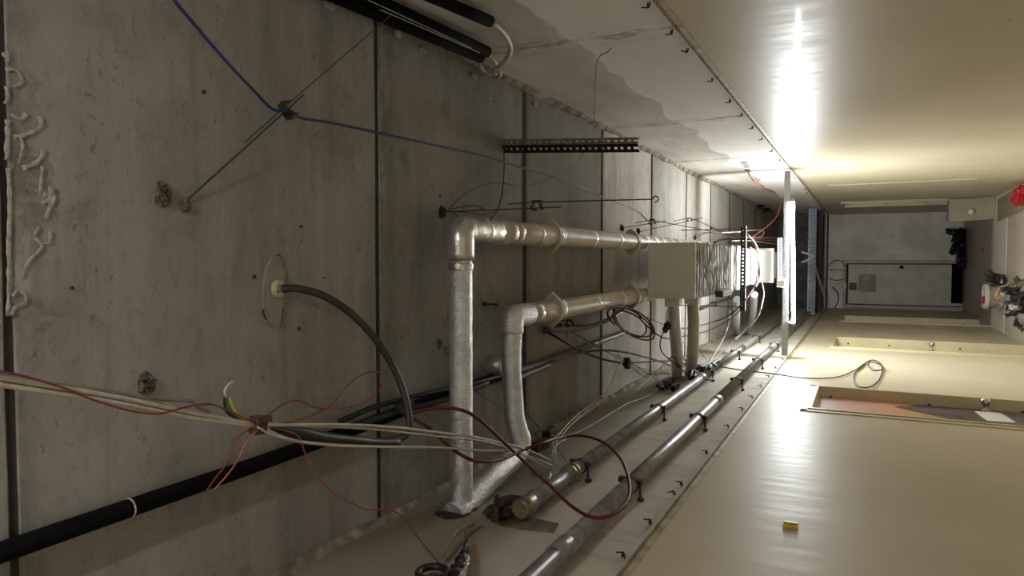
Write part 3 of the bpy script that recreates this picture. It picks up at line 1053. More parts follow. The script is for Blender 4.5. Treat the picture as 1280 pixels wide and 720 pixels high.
e = at(846, 470, x=WL)
branch('pale branch duct nearest the end face of the duct box', [at(842, 372, y=4.80), at(843, 400, y=4.86), at(846, 440, y=5.0), e], 0.042, M['whiteduct'])
e = at(862, 470, x=WL)
branch('cream branch duct just behind the nearest one, slightly bowed', [at(866, 370, y=5.25), at(867, 405, y=5.25), at(866, 440, y=5.3), e], 0.043, M['tan'])
e = at(921, 418, x=WL)
branch('straight silver branch duct beside the black slotted bar', [at(921, 374, y=7.1), at(921, 395, y=7.6), e], 0.034, M['galv'], False)
e = at(934, 417, x=WL)
branch('kinked silver branch duct furthest along the foil box', [at(943, 368, y=7.6), at(942, 385, y=7.9), at(940, 397, y=8.3), e], 0.034, M['galv'], False)

# round cap and other stubs on the ceiling
p = at(836, 396, z=CEIL)
cap = tag(empty('ceiling_rose', p), 'white round ceiling rose with a black plug beside the branch ducts', 'cap')
MB().lathe([(0.085, 0.005), (0.085, -0.02), (0.07, -0.032)], p, (0, 0, 1), 22).build('cap_disc', M['brightwhite'], cap)
MB().lathe([(0.022, -0.03), (0.022, -0.045)], p + Vector((0.02, 0, 0)), (0, 0, 1), 12).build('plug', M['black'], cap)
p = at(612, 456, z=CEIL)
st = tag(empty('pipe_stub', p), 'short silver capped stub in the ceiling between the two lagged pipes', 'stub')
MB().lathe([(0.046, 0.005), (0.046, -0.075), (0.04, -0.08)], p, (0, 0, 1), 20).build('sleeve', M['foilsmooth'], st, True)
MB().box(p + Vector((-0.01, 0.02, -0.05)), (0.05, 0.012, 0.02)).build('strap', M['tape'], st)
p = at(558, 438, z=CEIL)
o = MB().lathe([(0.022, 0.005), (0.022, -0.03), (0.012, -0.035)], p, (0, 0, 1), 14).build('bracket_stub', M['steel'])
tag(o, 'tiny steel stub in the ceiling tucked behind the outer lagged pipe', 'stub')


# ================================================================== SLOTTED STEEL
def slotted(parent, A, B, du, wid, pitch, mat, name='flange'):
    """strip from A to B, width along du, with real slots"""
    A, B, du = Vector(A), Vector(B), Vector(du).normalized()
    L = (B - A).length
    t = (B - A).normalized()
    nrm = t.cross(du)
    R3 = Matrix((t, du, nrm)).transposed()
    mb = MB()
    hole = wid * 0.30
    edge = (wid - hole) / 2
    for s in (-1, 1):
        mb.box((A + B) / 2 + du * s * (hole + edge) / 2, (L, edge, 0.0025), R3)
    n = int(L / pitch)
    for i in range(n + 1):
        wl = pitch * (0.48 if i % 2 else 0.62)
        mb.box(A + t * min(L - wl / 2, max(wl / 2, i * pitch)), (wl, hole, 0.0025), R3)
    return mb.build(name, mat, parent)


# dropper hanging from the ceiling near the right wall
ht = at(627, 181, z=CEIL)
hb = at(797, 179, y=ht.y)
han = tag(empty('slotted_angle', ht), 'brown slotted steel angle hanging down from the ceiling near the right wall', 'bracket')
hx = ht.x - 0.002
slotted(han, Vector((hx - 0.016, ht.y + 0.016, CEIL)), Vector((hb.x - 0.018, ht.y + 0.016, hb.z)), (-0.7, 0.7, 0), 0.045, 0.030, M['blackangle'])
slotted(han, Vector((hx + 0.016, ht.y + 0.016, CEIL)), Vector((hb.x + 0.014, ht.y + 0.016, hb.z)), (0.7, 0.7, 0), 0.045, 0.030, M['angle'])
# bar under the foil duct
yb = 6.60
za = at(929, 335, y=yb).z
xa, xb = at(929, 388, y=yb).x, at(929, 282, y=yb).x
bar = tag(empty('slotted_angle', ((xa + xb) / 2, yb, za)), 'black slotted steel bar across under the foil air duct', 'bracket')
slotted(bar, (xa, yb - 0.02, za), (xb, yb - 0.02, za), (0, 0, 1), 0.045, 0.032, M['blackangle'])
slotted(bar, (xa, yb, za - 0.022), (xb, yb, za - 0.022), (0, 1, 0), 0.04, 0.032, M['blackangle'])
for x in (xa + 0.03, xb - 0.03):
    MB().cyl((x, yb, za - 0.03), (x, yb, CEIL), 0.004, 8).build('threaded_rod', M['iron'], bar)
# bright perforated tray strip beside the lamp
tr = tag(empty('perforated_strip', at(975, 330, y=9.2)), 'pale perforated metal strip crossing behind the lamp', 'bracket')
p0, p1 = at(975, 297, y=9.2), at(975, 352, y=9.2)
slotted(tr, p0, p1, (0, 0, 1), 0.058, 0.02, M['galv'])
MB().cyl(p0, (p0.x, p0.y, CEIL), 0.004, 8).build('threaded_rod', M['iron'], tr)
MB().cyl(p1, (p1.x, p1.y, CEIL), 0.004, 8).build('threaded_rod', M['iron'], tr)
# timber packer under the duct jacket
p = at(905, 366, z=zbot - 0.03)
o = MB().box(p, (0.05, 0.40, 0.055), None, 0.004).build('timber_block', M['wood'])
tag(o, 'brown timber block packed under the edge of the foil duct', 'block')

# ================================================================== LARGE CABLES AND CONDUITS ON THE CEILING
o = wire('black_pipe', 'thick black pipe running the length of the concrete ceiling', 'pipe', zpath(3.108, (-60, 712), (0, 691), (165, 634), (330, 577), (470, 526), (555, 494), (620, 472), (648, 463)), 0.0215, M['foam'], n=14)
MB().lathe([(0.0225, -0.002), (0.0235, 0), (0.0225, 0.002)], at(162, 635, z=3.108), (0.0, 1, 0.0), 18).build('pale_tie', M['white'], o)
wire('black_cable', 'black cable leaning out beside the thick black ceiling pipe', 'cable', zpath(3.07, (425, 527), (470, 508), (520, 495), (560, 486), (600, 477), (650, 462)), 0.010, M['black'])
wire('black_cable', 'lower black cable dipping under the thick ceiling pipe near the outer lagged pipe', 'cable', zpath(3.04, (440, 533), (480, 520), (512, 510), (545, 503), (575, 492), (610, 478)), 0.012, M['black'])
p = at(507, 510, z=3.02)
o = MB().lump(p, (0.06, 0.08, 0.06), 0.3, 9).build('tape_wad', M['black'])
tag(o, 'wad of black tape where the dark red hose meets the ceiling pipe', 'tape')
cp = wire('steel_conduit', 'grey conduit pair continuing the ceiling pipe towards the maroon coil', 'conduit', zpath(3.105, (640, 466), (690, 449), (720, 438), (750, 427), (782, 415)), 0.018, M['conduit'], n=10)
wire('steel_conduit', 'short lower conduit stub ending beside the ceiling pipe', 'conduit', zpath(3.085, (640, 476), (660, 467), (686, 456)), 0.015, M['conduit'], n=10)
wire('bent_conduit', 'grey conduit bending from a ceiling hole up behind the inner lagged pipe', 'conduit', zpath(3.05, (680, 412, 3.1), (715, 411), (745, 406), (770, 394), (790, 378), (800, 368)), 0.0145, M['conduit'], n=10)
wire('steel_conduit', 'thin conduit slanting across the ceiling beyond the branch ducts', 'conduit', zpath(3.10, (870, 388), (890, 381), (916, 372)), 0.016, M['conduit'], n=10)
MB().box(at(893, 380, z=3.10), (0.05, 0.03, 0.05)).build('saddle', M['iron'], ceiling)
p = at(680, 412, z=CEIL)
MB().lathe([(0.02, 0.005), (0.02, -0.008), (0.012, -0.012)], p, (0, 0, 1), 12).build('drill_hole_plug', M['joint'], ceiling)

# gland and its hose
g = at(343, 361, z=CEIL)
gl = tag(empty('cable_gland', g), 'beige round gland plate set in a patched ceiling hole', 'gland')
MB().lathe([(0.029, 0.01), (0.029, -0.003), (0.0285, -0.003)], g, (0, 0, 1), 24).build('hole_rim', M['joint'], gl)
nrm = Vector((0.0, 0.20, -1)).normalized()
MB().lathe([(0.0255, -0.006), (0.0255, 0.008), (0.023, 0.010)], g + Vector((0, 0.006, -0.008)), nrm, 24).build('plate', M['gland'], gl)
for a in (0.9, 4.2):
    MB().lathe([(0.0035, 0), (0.003, 0.003)], g + Vector((0.017 * math.cos(a), 0.006 + 0.017 * math.sin(a), -0.0185)), nrm, 8).build('screw', M['iron'], gl)
pv = []
for k in range(28):
    a = 2 * math.pi * k / 28
    rx, ry = 0.105 + 0.012 * math.sin(3 * a) + R_.uniform(-.004, .004), 0.046 + 0.008 * math.sin(2 * a + 1) + R_.uniform(-.003, .003)
    pv.append((g.x - 0.01 + math.cos(a) * rx, g.y - 0.004 + math.sin(a) * ry))
mb = MB().add([(x, y, CEIL - 0.004) for x, y in pv] + [(x, y, CEIL + 0.01) for x, y in pv], [list(range(28))] + [(k, (k + 1) % 28, 28 + (k + 1) % 28, 28 + k) for k in range(28)])
mb.build('mortar_patch', M['patch'], ceiling)
rimv = [Vector((x, y, CEIL - 0.002)) for x, y in pv]
MB().sweep(rimv[1:5], 0.003, 5).sweep(rimv[9:13], 0.003, 5).sweep(rimv[17:20], 0.003, 5).build('patch_crack', M['joint'], ceiling)
wire('rubber_hose', 'black rubber hose drooping from the beige ceiling gland', 'hose', [g + Vector((0, 0.01, -0.02))] + zpath(0, (372, 361, 3.09), (405, 370, 3.06), (440, 393, 3.03), (470, 425, 3.0), (492, 460, 2.97), (505, 492, 2.94), (511, 520, 2.92), (510, 540, 2.91), (497, 549, 2.91), (478, 553, 2.91)), 0.0118, M['darkrubber'], n=12, k=6)
o = MB().sweep(smooth(zpath(0, (343, 536, 2.875), (370, 541, 2.88), (400, 547, 2.885), (440, 550, 2.89), (470, 553, 2.90), (497, 553, 2.905)), 5), lambda i, k: 0.013 + 0.006 * math.sin(min(1, i / 14) * math.pi), 12).build('sleeve', M['darkrubber'], None, True)
tag(o, 'fat black cable sleeve lying along the white cable bundle', 'sleeve')

# cable bundle
GB = 'cables of the white bundle'
def bundle(name, lab, dy, mat, r, dz=0.0, end=None):
    base = [(-60, 461), (0, 472), (60, 482), (150, 498), (240, 517), (320, 531)]
    pts = [at(x, y + d, z=2.85 + dz) for (x, y), d in zip(base, dy)]
    if end:
        pts += zpath(0, *end)
    return wire(name, lab, 'cable', pts, r, mat, GB)


bundle('white_cable', 'uppermost white cable of the bundle leading on past both lagged pipes', (0, 0, 0, -1, -1, -1), M['white'], 0.0048, 0, [(380, 531, 2.85), (430, 531, 2.85), (490, 534, 2.84), (550, 541, 2.83), (590, 546, 2.82), (620, 552, 2.82), (655, 561, 2.80), (680, 572, 2.79), (694, 580, 2.78)])
bundle('white_cable', 'second white cable of the bundle, ending at the wire knot', (9, 9, 8, 6, 5, 3), M['white'], 0.0045, 0, [(360, 549, 2.85), (400, 555, 2.86), (460, 558, 2.87), (520, 559, 2.86), (560, 560, 2.84), (600, 563, 2.82), (640, 563, 2.82)])
bundle('grey_cable', 'dark grey cable lying above the white ones with a kinked end', (-3, -3, -2, -6, -2, 2), M['grey'], 0.0042, 0.006)
bundle('grey_cable', 'thin dark cable between the two white cables', (5, 5, 4, 3, 2, 1), M['grey'], 0.0035, 0.004)
wire('white_cable', 'pale cable riding along the top of the bundle', 'cable', zpath(2.856, (-60, 462), (0, 470), (70, 481), (150, 493), (200, 504), (250, 517), (322, 530), (400, 533), (470, 537), (560, 547), (600, 551), (640, 562), (660, 570), (690, 582)), 0.0036, M['white'], GB)
wire('grey_cable', 'kinked grey cable standing off the bundle', 'cable', zpath(2.865, (100, 484), (160, 495), (215, 500), (237, 501), (247, 508), (262, 515)), 0.0038, M['grey'], GB)
wire('white_cable', 'fine pale cable crossing low in front of both lagged pipes', 'cable', zpath(2.83, (322, 534), (345, 545), (400, 556), (470, 559), (530, 559), (570, 561), (610, 563), (636, 564)), 0.0024, M['white'], GB)
# strapping clip of the bundle
p = at(323, 531, z=2.85)
rz = Matrix.Rotation(0.1, 3, 'Z')
cl = tag(empty('cable_clamp', p), 'rusty metal clamp gripping the white cable bundle', 'clamp')
MB().box(p, (0.042, 0.034, 0.030), rz, 0.003).build('band', M['rust'], cl)
MB().box(p + Vector((0.014, 0.005, -0.017)), (0.014, 0.04, 0.006), rz, 0.001).build('lug', M['rust'], cl)
# earth wires sprouting beside the clamp
wire('earth_wire', 'yellow and green wire curling up beside the rusty clamp', 'wire', zpath(2.86, (287, 497), (290, 506), (296, 517), (308, 526), (318, 530)), 0.0030, M['yellow'])
wire('earth_wire', 'green wire curling up beside the yellow one', 'wire', zpath(2.862, (283, 497), (285, 507), (291, 517), (304, 526), (318, 531)), 0.0030, M['green'])
wire('black_wire', 'short black wire curled beside the green earth wire', 'wire', zpath(2.864, (281, 497), (281, 507), (286, 517), (300, 525)), 0.0034, M['black'])
wire('frayed_tape', 'pale frayed tape end above the earth wires', 'tape', zpath(2.87, (283, 496), (281, 489), (285, 482), (291, 477)), 0.0032, M['white'])

# red wires
RW = 'thin red wires round the bundle'
wire('red_wire', 'thin red wire running in with the bundle from the near edge', 'wire', zpath(2.84, (-60, 452), (0, 464), (25, 469), (47, 475), (80, 485), (120, 501), (165, 514), (200, 517), (232, 509), (262, 505), (285, 513), (320, 529)), 0.0021, M['red'], RW)
wire('red_wire', 'thin red wire making a long loop above the clamp', 'wire', zpath(2.85, (328, 524), (345, 511), (362, 502), (378, 502), (390, 508), (410, 511), (435, 509), (458, 502), (473, 489), (479, 476), (476, 466), (463, 465), (445, 473), (430, 487), (415, 506), (395, 517), (370, 526), (345, 530), (330, 530)), 0.0021, M['red'], RW, k=6)
wire('red_wire', 'long thin red wire wandering down to the left wall', 'wire', zpath(0, (330, 532, 2.85), (352, 537, 2.85), (373, 546, 2.85), (381, 566, 2.84), (393, 590, 2.82), (415, 614, 2.80), (440, 628, 2.79), (462, 637, 2.78), (485, 637, 2.77), (503, 645, 2.76), (515, 662, 2.76), (532, 684, 2.75), (548, 703, 2.74), (560, 712, 2.74)), 0.0021, M['red'], RW, k=6)
wire('red_wire', 'short red wire dangling below the clamp', 'wire', zpath(2.84, (316, 534), (300, 544), (291, 558), (284, 578), (272, 594), (262, 608), (258, 614)), 0.0018, M['red'], RW)
wire('red_wire', 'second, paler red wire dangling below the clamp', 'wire', zpath(2.84, (322, 537), (308, 552), (300, 570), (287, 590), (268, 612)), 0.0016, M['pink'], RW)
wire('red_wire', 'small red loop beside the black scrap bag', 'wire', zpath(0, (548, 706, 2.74), (560, 712, 2.74), (580, 700, 2.74), (597, 687, 2.74), (605, 692, 2.74), (603, 704, 2.74), (592, 710, 2.74), (575, 712, 2.74)), 0.0021, M['red'], RW)

# big dark red hose loop
XH = -0.80
wire('red_hose', 'dark red hose forming a wide hanging loop across the inner lagged pipe', 'hose',
     zpath(2.80, (512, 518, 3.0), (525, 513, 2.97), (545, 510, 2.92), (570, 511, 2.86), (590, 518, 2.83), (610, 534), (630, 553), (650, 572), (668, 590, 2.74), (690, 609, 'x', XH), (715, 633, 'x', XH), (742, 647, 'x', XH), (768, 642, 'x', XH), (785, 624, 'x', XH), (786, 600, 'x', XH), (776, 574, 'x', XH), (756, 554, 'x', XH), (730, 545, 'x', XH), (705, 546, 'x', XH), (680, 553, 2.76), (655, 562), (630, 573), (610, 577), (590, 575, 2.82), (568, 563, 2.85), (550, 547, 2.89), (535, 534, 2.94), (518, 524, 2.99)), 0.0062, M['darkred'], n=8, k=6)

# wire bits between the lagged pipes and the wall
p = at(690, 541, x=-0.92)
wd = MB().box(at(687, 543, x=WL + 0.03), (0.06, 0.13, 0.045), Matrix.Rotation(0.15, 3, 'X'), 0.004).build('timber_block', M['wood'])
tag(wd, 'dark timber block wedged high on the left wall behind the inner lagged pipe', 'block')
wd = MB().box(at(676, 556, x=WL + 0.025), (0.05, 0.12, 0.035), Matrix.Rotation(-0.1, 3, 'X'), 0.004).build('timber_block', M['wood'])
tag(wd, 'black timber block under the other block behind the inner lagged pipe', 'block')
GW = 'white cables climbing the left wall'
for i, (lab, off) in enumerate((('white cable rising from the wire knot along the left wall', 0), ('thin white cable beside it rising along the left wall', 5))):
    wire('white_cable', lab, 'cable', zpath(0, (694, 581, 2.79), (695, 568 + off, 2.80), (691 + off, 552, 2.84), (700 + off, 541, 2.90), (716 + off, 524, 2.97), (735 + off, 508, 3.03), (758 + off, 490, 3.05), (770 + off, 478, 3.05)), 0.0030 - 0.0006 * i, M['white'], GW)
wire('white_cable', 'white cable bowed down from the black clip to the upper left wall', 'cable', zpath(3.0, (780, 452, 2.9), (773, 456), (769, 466), (764, 480), (757, 492), (745, 507), (725, 522), (706, 538)), 0.0032, M['white'], GW)
wire('grey_cable', 'grey cable sagging between the wire knot and the black clump', 'cable', zpath(0, (690, 545, 2.84), (715, 543, 2.80), (740, 531, 2.80), (765, 516, 2.82), (785, 504, 2.85), (805, 497, 2.87), (830, 485, 2.90)), 0.0035, M['grey'])
wire('white_cable', 'white cable looping back from the knot above the grey wall pipe', 'cable', zpath(0, (691, 588, 2.78), (680, 583, 2.79), (664, 574, 2.79), (650, 568, 2.80), (632, 557, 2.81), (600, 549, 2.82)), 0.0026, M['white'], GW)
wire('white_cable', 'curled white cable hooking over the wire knot', 'cable', zpath(0, (694, 581, 2.78), (690, 570, 2.78), (693, 560, 2.80), (701, 552, 2.82), (708, 549, 2.83)), 0.0026, M['white'], GW)
wire('tie_wire', 'tie wire strutting from ceiling to the grey pipe coupling', 'wire', zpath(0, (696, 560, 2.85), (706, 573, 2.77), (712, 584, 2.70)), 0.0016, M['wire'])
wire('tie_wire', 'pair of thin dark wires between the two lagged pipes', 'wire', zpath(3.1, (592, 488), (610, 499), (628, 511), (645, 520)), 0.0016, M['wire'])
wire('tie_wire', 'thin dark wire slanting to the timber blocks', 'wire', zpath(0, (657, 515, 3.1), (668, 528, 3.03), (675, 536, 2.98)), 0.0018, M['wire'])

# ================================================================== WALL PIPES ON THE LEFT
XP = WL + 0.062
def clamp(pipe, y, z, r):
    c = MB().lathe([(r * 1.02, -0.012), (r * 1.16, -0.012), (r * 1.16, 0.012), (r * 1.02, 0.012)], (XP, y, z), (0, 1, 0), 20).build('clamp', M['iron'], pipe)
    MB().box((XP + 0.016, y, z + r * 1.25), (0.02, 0.024, 0.016)).box((XP + 0.012, y, z - r * 1.25), (0.02, 0.024, 0.02)).build('clamp_ear', M['iron'], c)
    MB().cyl((XP + 0.006, y, z - r * 1.25), (WL + 0.004, y, z - r * 1.25 - 0.004), 0.005, 8).box((WL + 0.006, y, z - r * 1.25 - 0.004), (0.012, 0.022, 0.022)).build('clamp_foot', M['iron'], c)


def wall_pipe(label, y0, y1, z, r, clamps, sleeves, segs):
    t = tag(empty('wall_pipe', (XP, y0, z)), label, 'pipe', 'grey pipes along the upper left wall')
    es = [y0] + segs + [y1]
    for a, b in zip(es[:-1], es[1:]):
        MB().sweep(line((XP, a, z), (XP, b, z), 2), r, 20).build('tube', M['greypipe'], t, True)
    for y in segs + sleeves:
        MB().lathe([(r, -0.05), (r * 1.12, -0.048), (r * 1.12, 0.048), (r, 0.05)], (XP, y, z), (0, 1, 0), 20).build('coupling', M['greypipe'], t, True)
    for y in clamps:
        clamp(t, y, z, r)
    return t


ZU, ZL = 2.668, 2.405
yu = lambda px: on_seg(px, 510, Vector((XP, 2, ZU)), Vector((XP, 9, ZU))).y
yl = lambda px: on_seg(px, 510, Vector((XP, 2, ZL)), Vector((XP, 9, ZL))).y
yuu = [at(px, py, x=XP).y for px, py in ((727, 583), (826, 512), (884, 466), (916, 441), (945, 422))]
yll = [at(px, py, x=XP).y for px, py in ((795, 606), (875, 524), (923, 477), (950, 452), (968, 432))]
ys = at(664, 633, x=XP).y
wu = wall_pipe('upper grey pipe on the left wall, starting at a burnt elbow', ys, 13.5, ZU, 0.028, yuu, [], [yuu[0] - 0.12, yuu[2] - 0.25])
wl = wall_pipe('lower grey pipe on the left wall, with dark clamps', 0.5, 13.5, ZL, 0.030, yll, [], [at(709, 690, x=XP).y, yll[1] + 0.55])
# brass union on the upper pipe
MB().lathe([(0.029, -0.03), (0.038, -0.028), (0.038, -0.008), (0.034, -0.004), (0.034, 0.010), (0.038, 0.014), (0.038, 0.03), (0.029, 0.032)], (XP, at(716, 592, x=XP).y, ZU), (0, 1, 0), 20).build('brass_union', M['brass'], wu, True)
# branch and burnt end fitting
c0 = Vector((XP, at(703, 602, x=XP).y, ZU))
wire('branch_stub', 'short grey branch pipe rising from the upper wall pipe', 'pipe', [c0, c0 + Vector((0.0, -0.05, 0.03)), at(684, 593, x=XP), at(664, 590, x=XP)], 0.018, M['greypipe'], n=12)
v = tag(empty('burnt_valve', (XP, ys, ZU)), 'blackened valve and cap at the near end of the upper wall pipe', 'valve')
MB().lathe([(0.030, -0.05), (0.036, -0.045), (0.036, 0.035), (0.030, 0.04)], (XP, ys, ZU), (0, 1, 0), 18).build('end_cap', M['brass'], v, True)
e2 = [Vector((XP, ys + 0.03, ZU)), at(655, 627, x=XP), at(636, 625, x=XP), at(622, 630, x=XP)]
MB().sweep(smooth(e2, 4), 0.019, 12).build('elbow', M['iron'], v, True)
MB().lump(at(626, 640, x=WL + 0.02), (0.05, 0.10, 0.12), 0.25, 10).build('valve_body', M['iron'], v)
MB().cyl(at(622, 622, x=XP), at(618, 650, x=XP - 0.02), 0.012, 10).build('spindle', M['iron'], v)
wire('rubber_tube', 'short black tube poking out beside the burnt valve', 'tube', zpath(0, (656, 619, 'x', XP + 0.01), (668, 613, 'x', XP + 0.01), (679, 611, 'x', XP + 0.01)), 0.0042, M['black'])
# soot stain flakes under the valve
fl = MB()
pf = [at(x, y, x=WL + 0.0035) for x, y in ((612, 648), (640, 642), (670, 648), (698, 654), (692, 664), (672, 662), (650, 660), (625, 656))]
fl.add(pf + [p + Vector((-0.006, 0, 0)) for p in pf], [list(range(8))] + [(k, (k + 1) % 8, 8 + (k + 1) % 8, 8 + k) for k in range(8)])
fl.build('peeling_flake', plain('brown_stain_flake', (0.15, 0.12, 0.085), 0.8, var=0.4, nscale=20), wall_left)

# things at the near left
wire('flexible_conduit', 'dusty tan corrugated conduit sticking out of the left wall', 'conduit', zpath(0, (592, 655, 'x', WL + 0.03), (580, 658, 'x', WL + 0.045), (568, 668, 'x', WL + 0.045), (558, 682, 'x', WL + 0.04), (551, 697, 'x', WL + 0.03)), 0.0085, M['tanhose'], n=10)
p = at(541, 716, x=WL + 0.045)
rg = tag(empty('cable_coil', p), 'black rubber ring at the near edge of the left wall', 'coil')
MB().sweep([p + Vector((0.0, math.cos(a) * 0.042, math.sin(a) * 0.042)) for a in [2 * math.pi * k / 24 for k in range(24)]], 0.011, 8, True).build('ring', M['black'], rg, True)
MB().cyl(p + Vector((-0.035, 0, 0)), p + Vector((-0.005, 0, 0)), 0.014, 12).build('hub', M['wood'], rg)
bg = tag(empty('scrap_bag', at(578, 700, x=WL + 0.03)), 'torn black and silver foil scrap hung on the left wall', 'scrap')
MB().sweep(smooth([at(583, 677, x=WL + 0.03), at(582, 690, x=WL + 0.035), at(576, 704, x=WL + 0.035), at(570, 722, x=WL + 0.035)], 5), lambda i, k: (0.006 + 0.0014 * i) * R_.uniform(0.7, 1.3), 8).build('black_film', M['bag'], bg)
MB().sweep(smooth([at(582, 694, x=WL + 0.045), at(583, 702, x=WL + 0.045), at(580, 712, x=WL + 0.045), at(577, 722, x=WL + 0.045)], 4), lambda i, k: 0.010 * R_.uniform(0.5, 1.3), 7).build('silver_film', M['silverbag'], bg)
wire('tie_wire', 'thin dark wire holding up the foil scrap', 'wire', zpath(0, (580, 650, 'x', WL + 0.01), (581, 664, 'x', WL + 0.03), (583, 677, 'x', WL + 0.03)), 0.0014, M['wire'])

# ================================================================== CEILING HANGERS
def rod(parent, pts, r=0.0024, name='rod', mat=None):
    return MB().sweep(pts, r, 6).build(name, mat or M['wire'], parent)


def spring_clip(parent, p, s=0.05, tilt=0.0, mat=None):
    mat = mat or M['iron']
    s *= 1.15
    """butterfly clip: two folded plates round the rods"""
    R3 = Matrix.Rotation(tilt, 3, 'Y')
    p = Vector(p)
    mb = MB()
    for dz in (-0.3, 0.3):
        mb.box(p + R3 @ Vector((0, 0, dz * s)), (s * 0.62, s * 0.35, s * 0.12), R3 @ Matrix.Rotation(dz * 1.2, 3, 'Y'), 0.001)
    mb.box(p + R3 @ Vector((s * 0.3, 0, 0)), (s * 0.1, s * 0.3, s * 0.62), R3, 0.001)
    mb.box(p + R3 @ Vector((-s * 0.3, 0.003, 0.15 * s)), (s * 0.12, s * 0.4, s * 0.3), R3, 0.001)
    return mb.build('spring_clip', mat or M['rust'], parent)


GH = 'wire hangers left from the false ceiling'
# near bent hanger
Ha = at(232, 252, z=CEIL); Hb = at(506, 4, x=WR - 0.01)
h1 = tag(empty('wire_hanger', Ha), 'bent rusty wire hanger slanting over the blue cable to the right wall', 'hanger', GH)
c1 = on_seg(357, 137, Ha, Hb)
off = Vector((0.012, 0.012, 0.0))
rod(h1, [Ha, on_seg(384, 121, Ha, Hb)], 0.0024)
rod(h1, [on_seg(304, 174, Ha, Hb) + Vector((0.003, -0.014, 0)), c1 + Vector((0.004, -0.012, 0)), Hb], 0.0018)
rod(h1, [Ha + Vector((0, 0, 0.0)), on_seg(250, 236, Ha, Hb) + Vector((0.006, 0.004, -0.004)), on_seg(262, 219, Ha, Hb) + Vector((0.004, 0, -0.002))], 0.002)
R45 = Matrix.Rotation(-0.75, 3, 'Z')
MB().box(c1 + Vector((0, 0, 0.006)), (0.05, 0.028, 0.005), R45, 0.001).box(c1 + R45 @ Vector((0.02, 0.0, -0.008)), (0.006, 0.032, 0.03), R45, 0.001).box(c1 + R45 @ Vector((-0.02, 0, -0.008)), (0.006, 0.032, 0.03), R45, 0.001).build('spring_clip', M['rust'], h1)
MB().lump(at(232, 254, z=CEIL), (0.035, 0.028, 0.02), 0.3, 8).build('anchor', M['aggregate'], h1)


def hanger(label, p0, clip, bottom, extra=(), s=0.05, hook=True):
    B = at(*p0, z=CEIL)
    t = tag(empty('wire_hanger', B), label, 'hanger', GH)
    C_ = at(*clip, y=B.y)
    E_ = at(*bottom, y=B.y)
    MB().lump(B, (0.05, 0.05, 0.035), 0.35, 8).build('anchor', M['iron'], t)
    rod(t, [B, C_, C_ + (C_ - B).normalized() * 0.10])
    top2 = C_ + (B - C_).normalized() * 0.12 + Vector((0.02, 0, 0))
    rod(t, [top2, C_ + Vector((0.022, 0, 0)), E_])
    if hook:
        rod(t, [E_ + Vector((0.010 * math.cos(a), 0, 0.010 * math.sin(a) - 0.010)) for a in [math.pi / 2 - 2 * math.pi * .8 * k / 9 for k in range(10)]], 0.0024, 'hook')
    spring_clip(t, C_ + Vector((0.01, 0, 0)), s)
    return t, B, C_, E_


h2, B2, C2, E2 = hanger('straight wire hanger above the outer lagged pipe, with dark spring clip', (552, 265), (671, 260), (816, 249))
rod(h2, smooth([at(562, 262, y=B2.y), at(575, 259, y=B2.y - 0.03), at(595, 257, y=B2.y - 0.04), at(605, 263, y=B2.y - 0.02)], 4), 0.0017, 'loose_strand')
rod(h2, smooth([at(562, 264, y=B2.y), at(585, 266, y=B2.y - 0.03), at(605, 268, y=B2.y - 0.02), at(620, 264, y=B2.y)], 4), 0.0017, 'loose_strand')
rod(h2, [at(565, 264, y=B2.y), at(576, 274, y=B2.y)], 0.0025, 'loose_strand')
wire('tie_wire', 'thin brown wire arching from the straight hanger towards the slotted angle', 'wire', [B2 + Vector((0, 0, -0.02))] + zpath(3.1, (565, 257), (585, 240), (605, 231), (622, 228), (640, 231), (656, 232), (680, 226), (705, 214), (722, 200), (732, 188)), 0.0018, M['wire'])
wire('tie_wire', 'dark wire hooked on the lower end of the slotted angle', 'wire', zpath(0, (630, 186, 3.12), (630, 215, 3.10), (627, 245, 3.08), (621, 264, 3.08), (613, 273, 3.09), (611, 276, 3.12)), 0.0030, M['wire'])
h3, B3, C3, E3 = hanger('wire hanger by the box end where the blue cable stops', (777, 285), (815, 279), (888, 289), hook=False)
h4, B4, C4, E4 = hanger('wire hanger beyond the box with a tangle of dark wire at its foot', (797, 290), (862, 276), (893, 285), hook=False, s=0.035)
h5, B5, C5, E5 = hanger('short wire hanger between the duct box and the right wall', (868, 297), (880, 293), (905, 292), hook=False, s=0.03)
h6, B6, C6, E6 = hanger('wire hanger tipped towards the left wall beside the maroon coil', (694, 405), (712, 406), (722, 409), hook=False)
Q0, Q1, Q2 = at(697, 405, z=CEIL), at(784, 454, z=2.92), at(824, 476, z=2.85)
t = tag(empty('wire_hanger', Q0), 'long slanting wire hanger with a black clip near the left wall', 'hanger', GH)
rod(t, [Q0, Q1, Q1.lerp(Q2, 0.6) + Vector((-0.02, 0, 0.02))])
rod(t, [Q1 + (Q0 - Q1) * 0.14 + Vector((0.02, 0, 0.01)), Q1 + Vector((0.015, 0, 0)), Q2])
MB().box(Q1, (0.055, 0.06, 0.04), Matrix.Rotation(0.6, 3, 'Z'), 0.004).build('spring_clip', M['black'], t)
MB().lump(at(697, 405, z=CEIL), (0.06, 0.05, 0.04), 0.35, 8).build('anchor', M['iron'], t)
wire('tie_wire', 'short wire tail beside the slanting hanger anchor', 'wire', zpath(3.08, (702, 408), (708, 412), (709, 422)), 0.002, M['wire'])

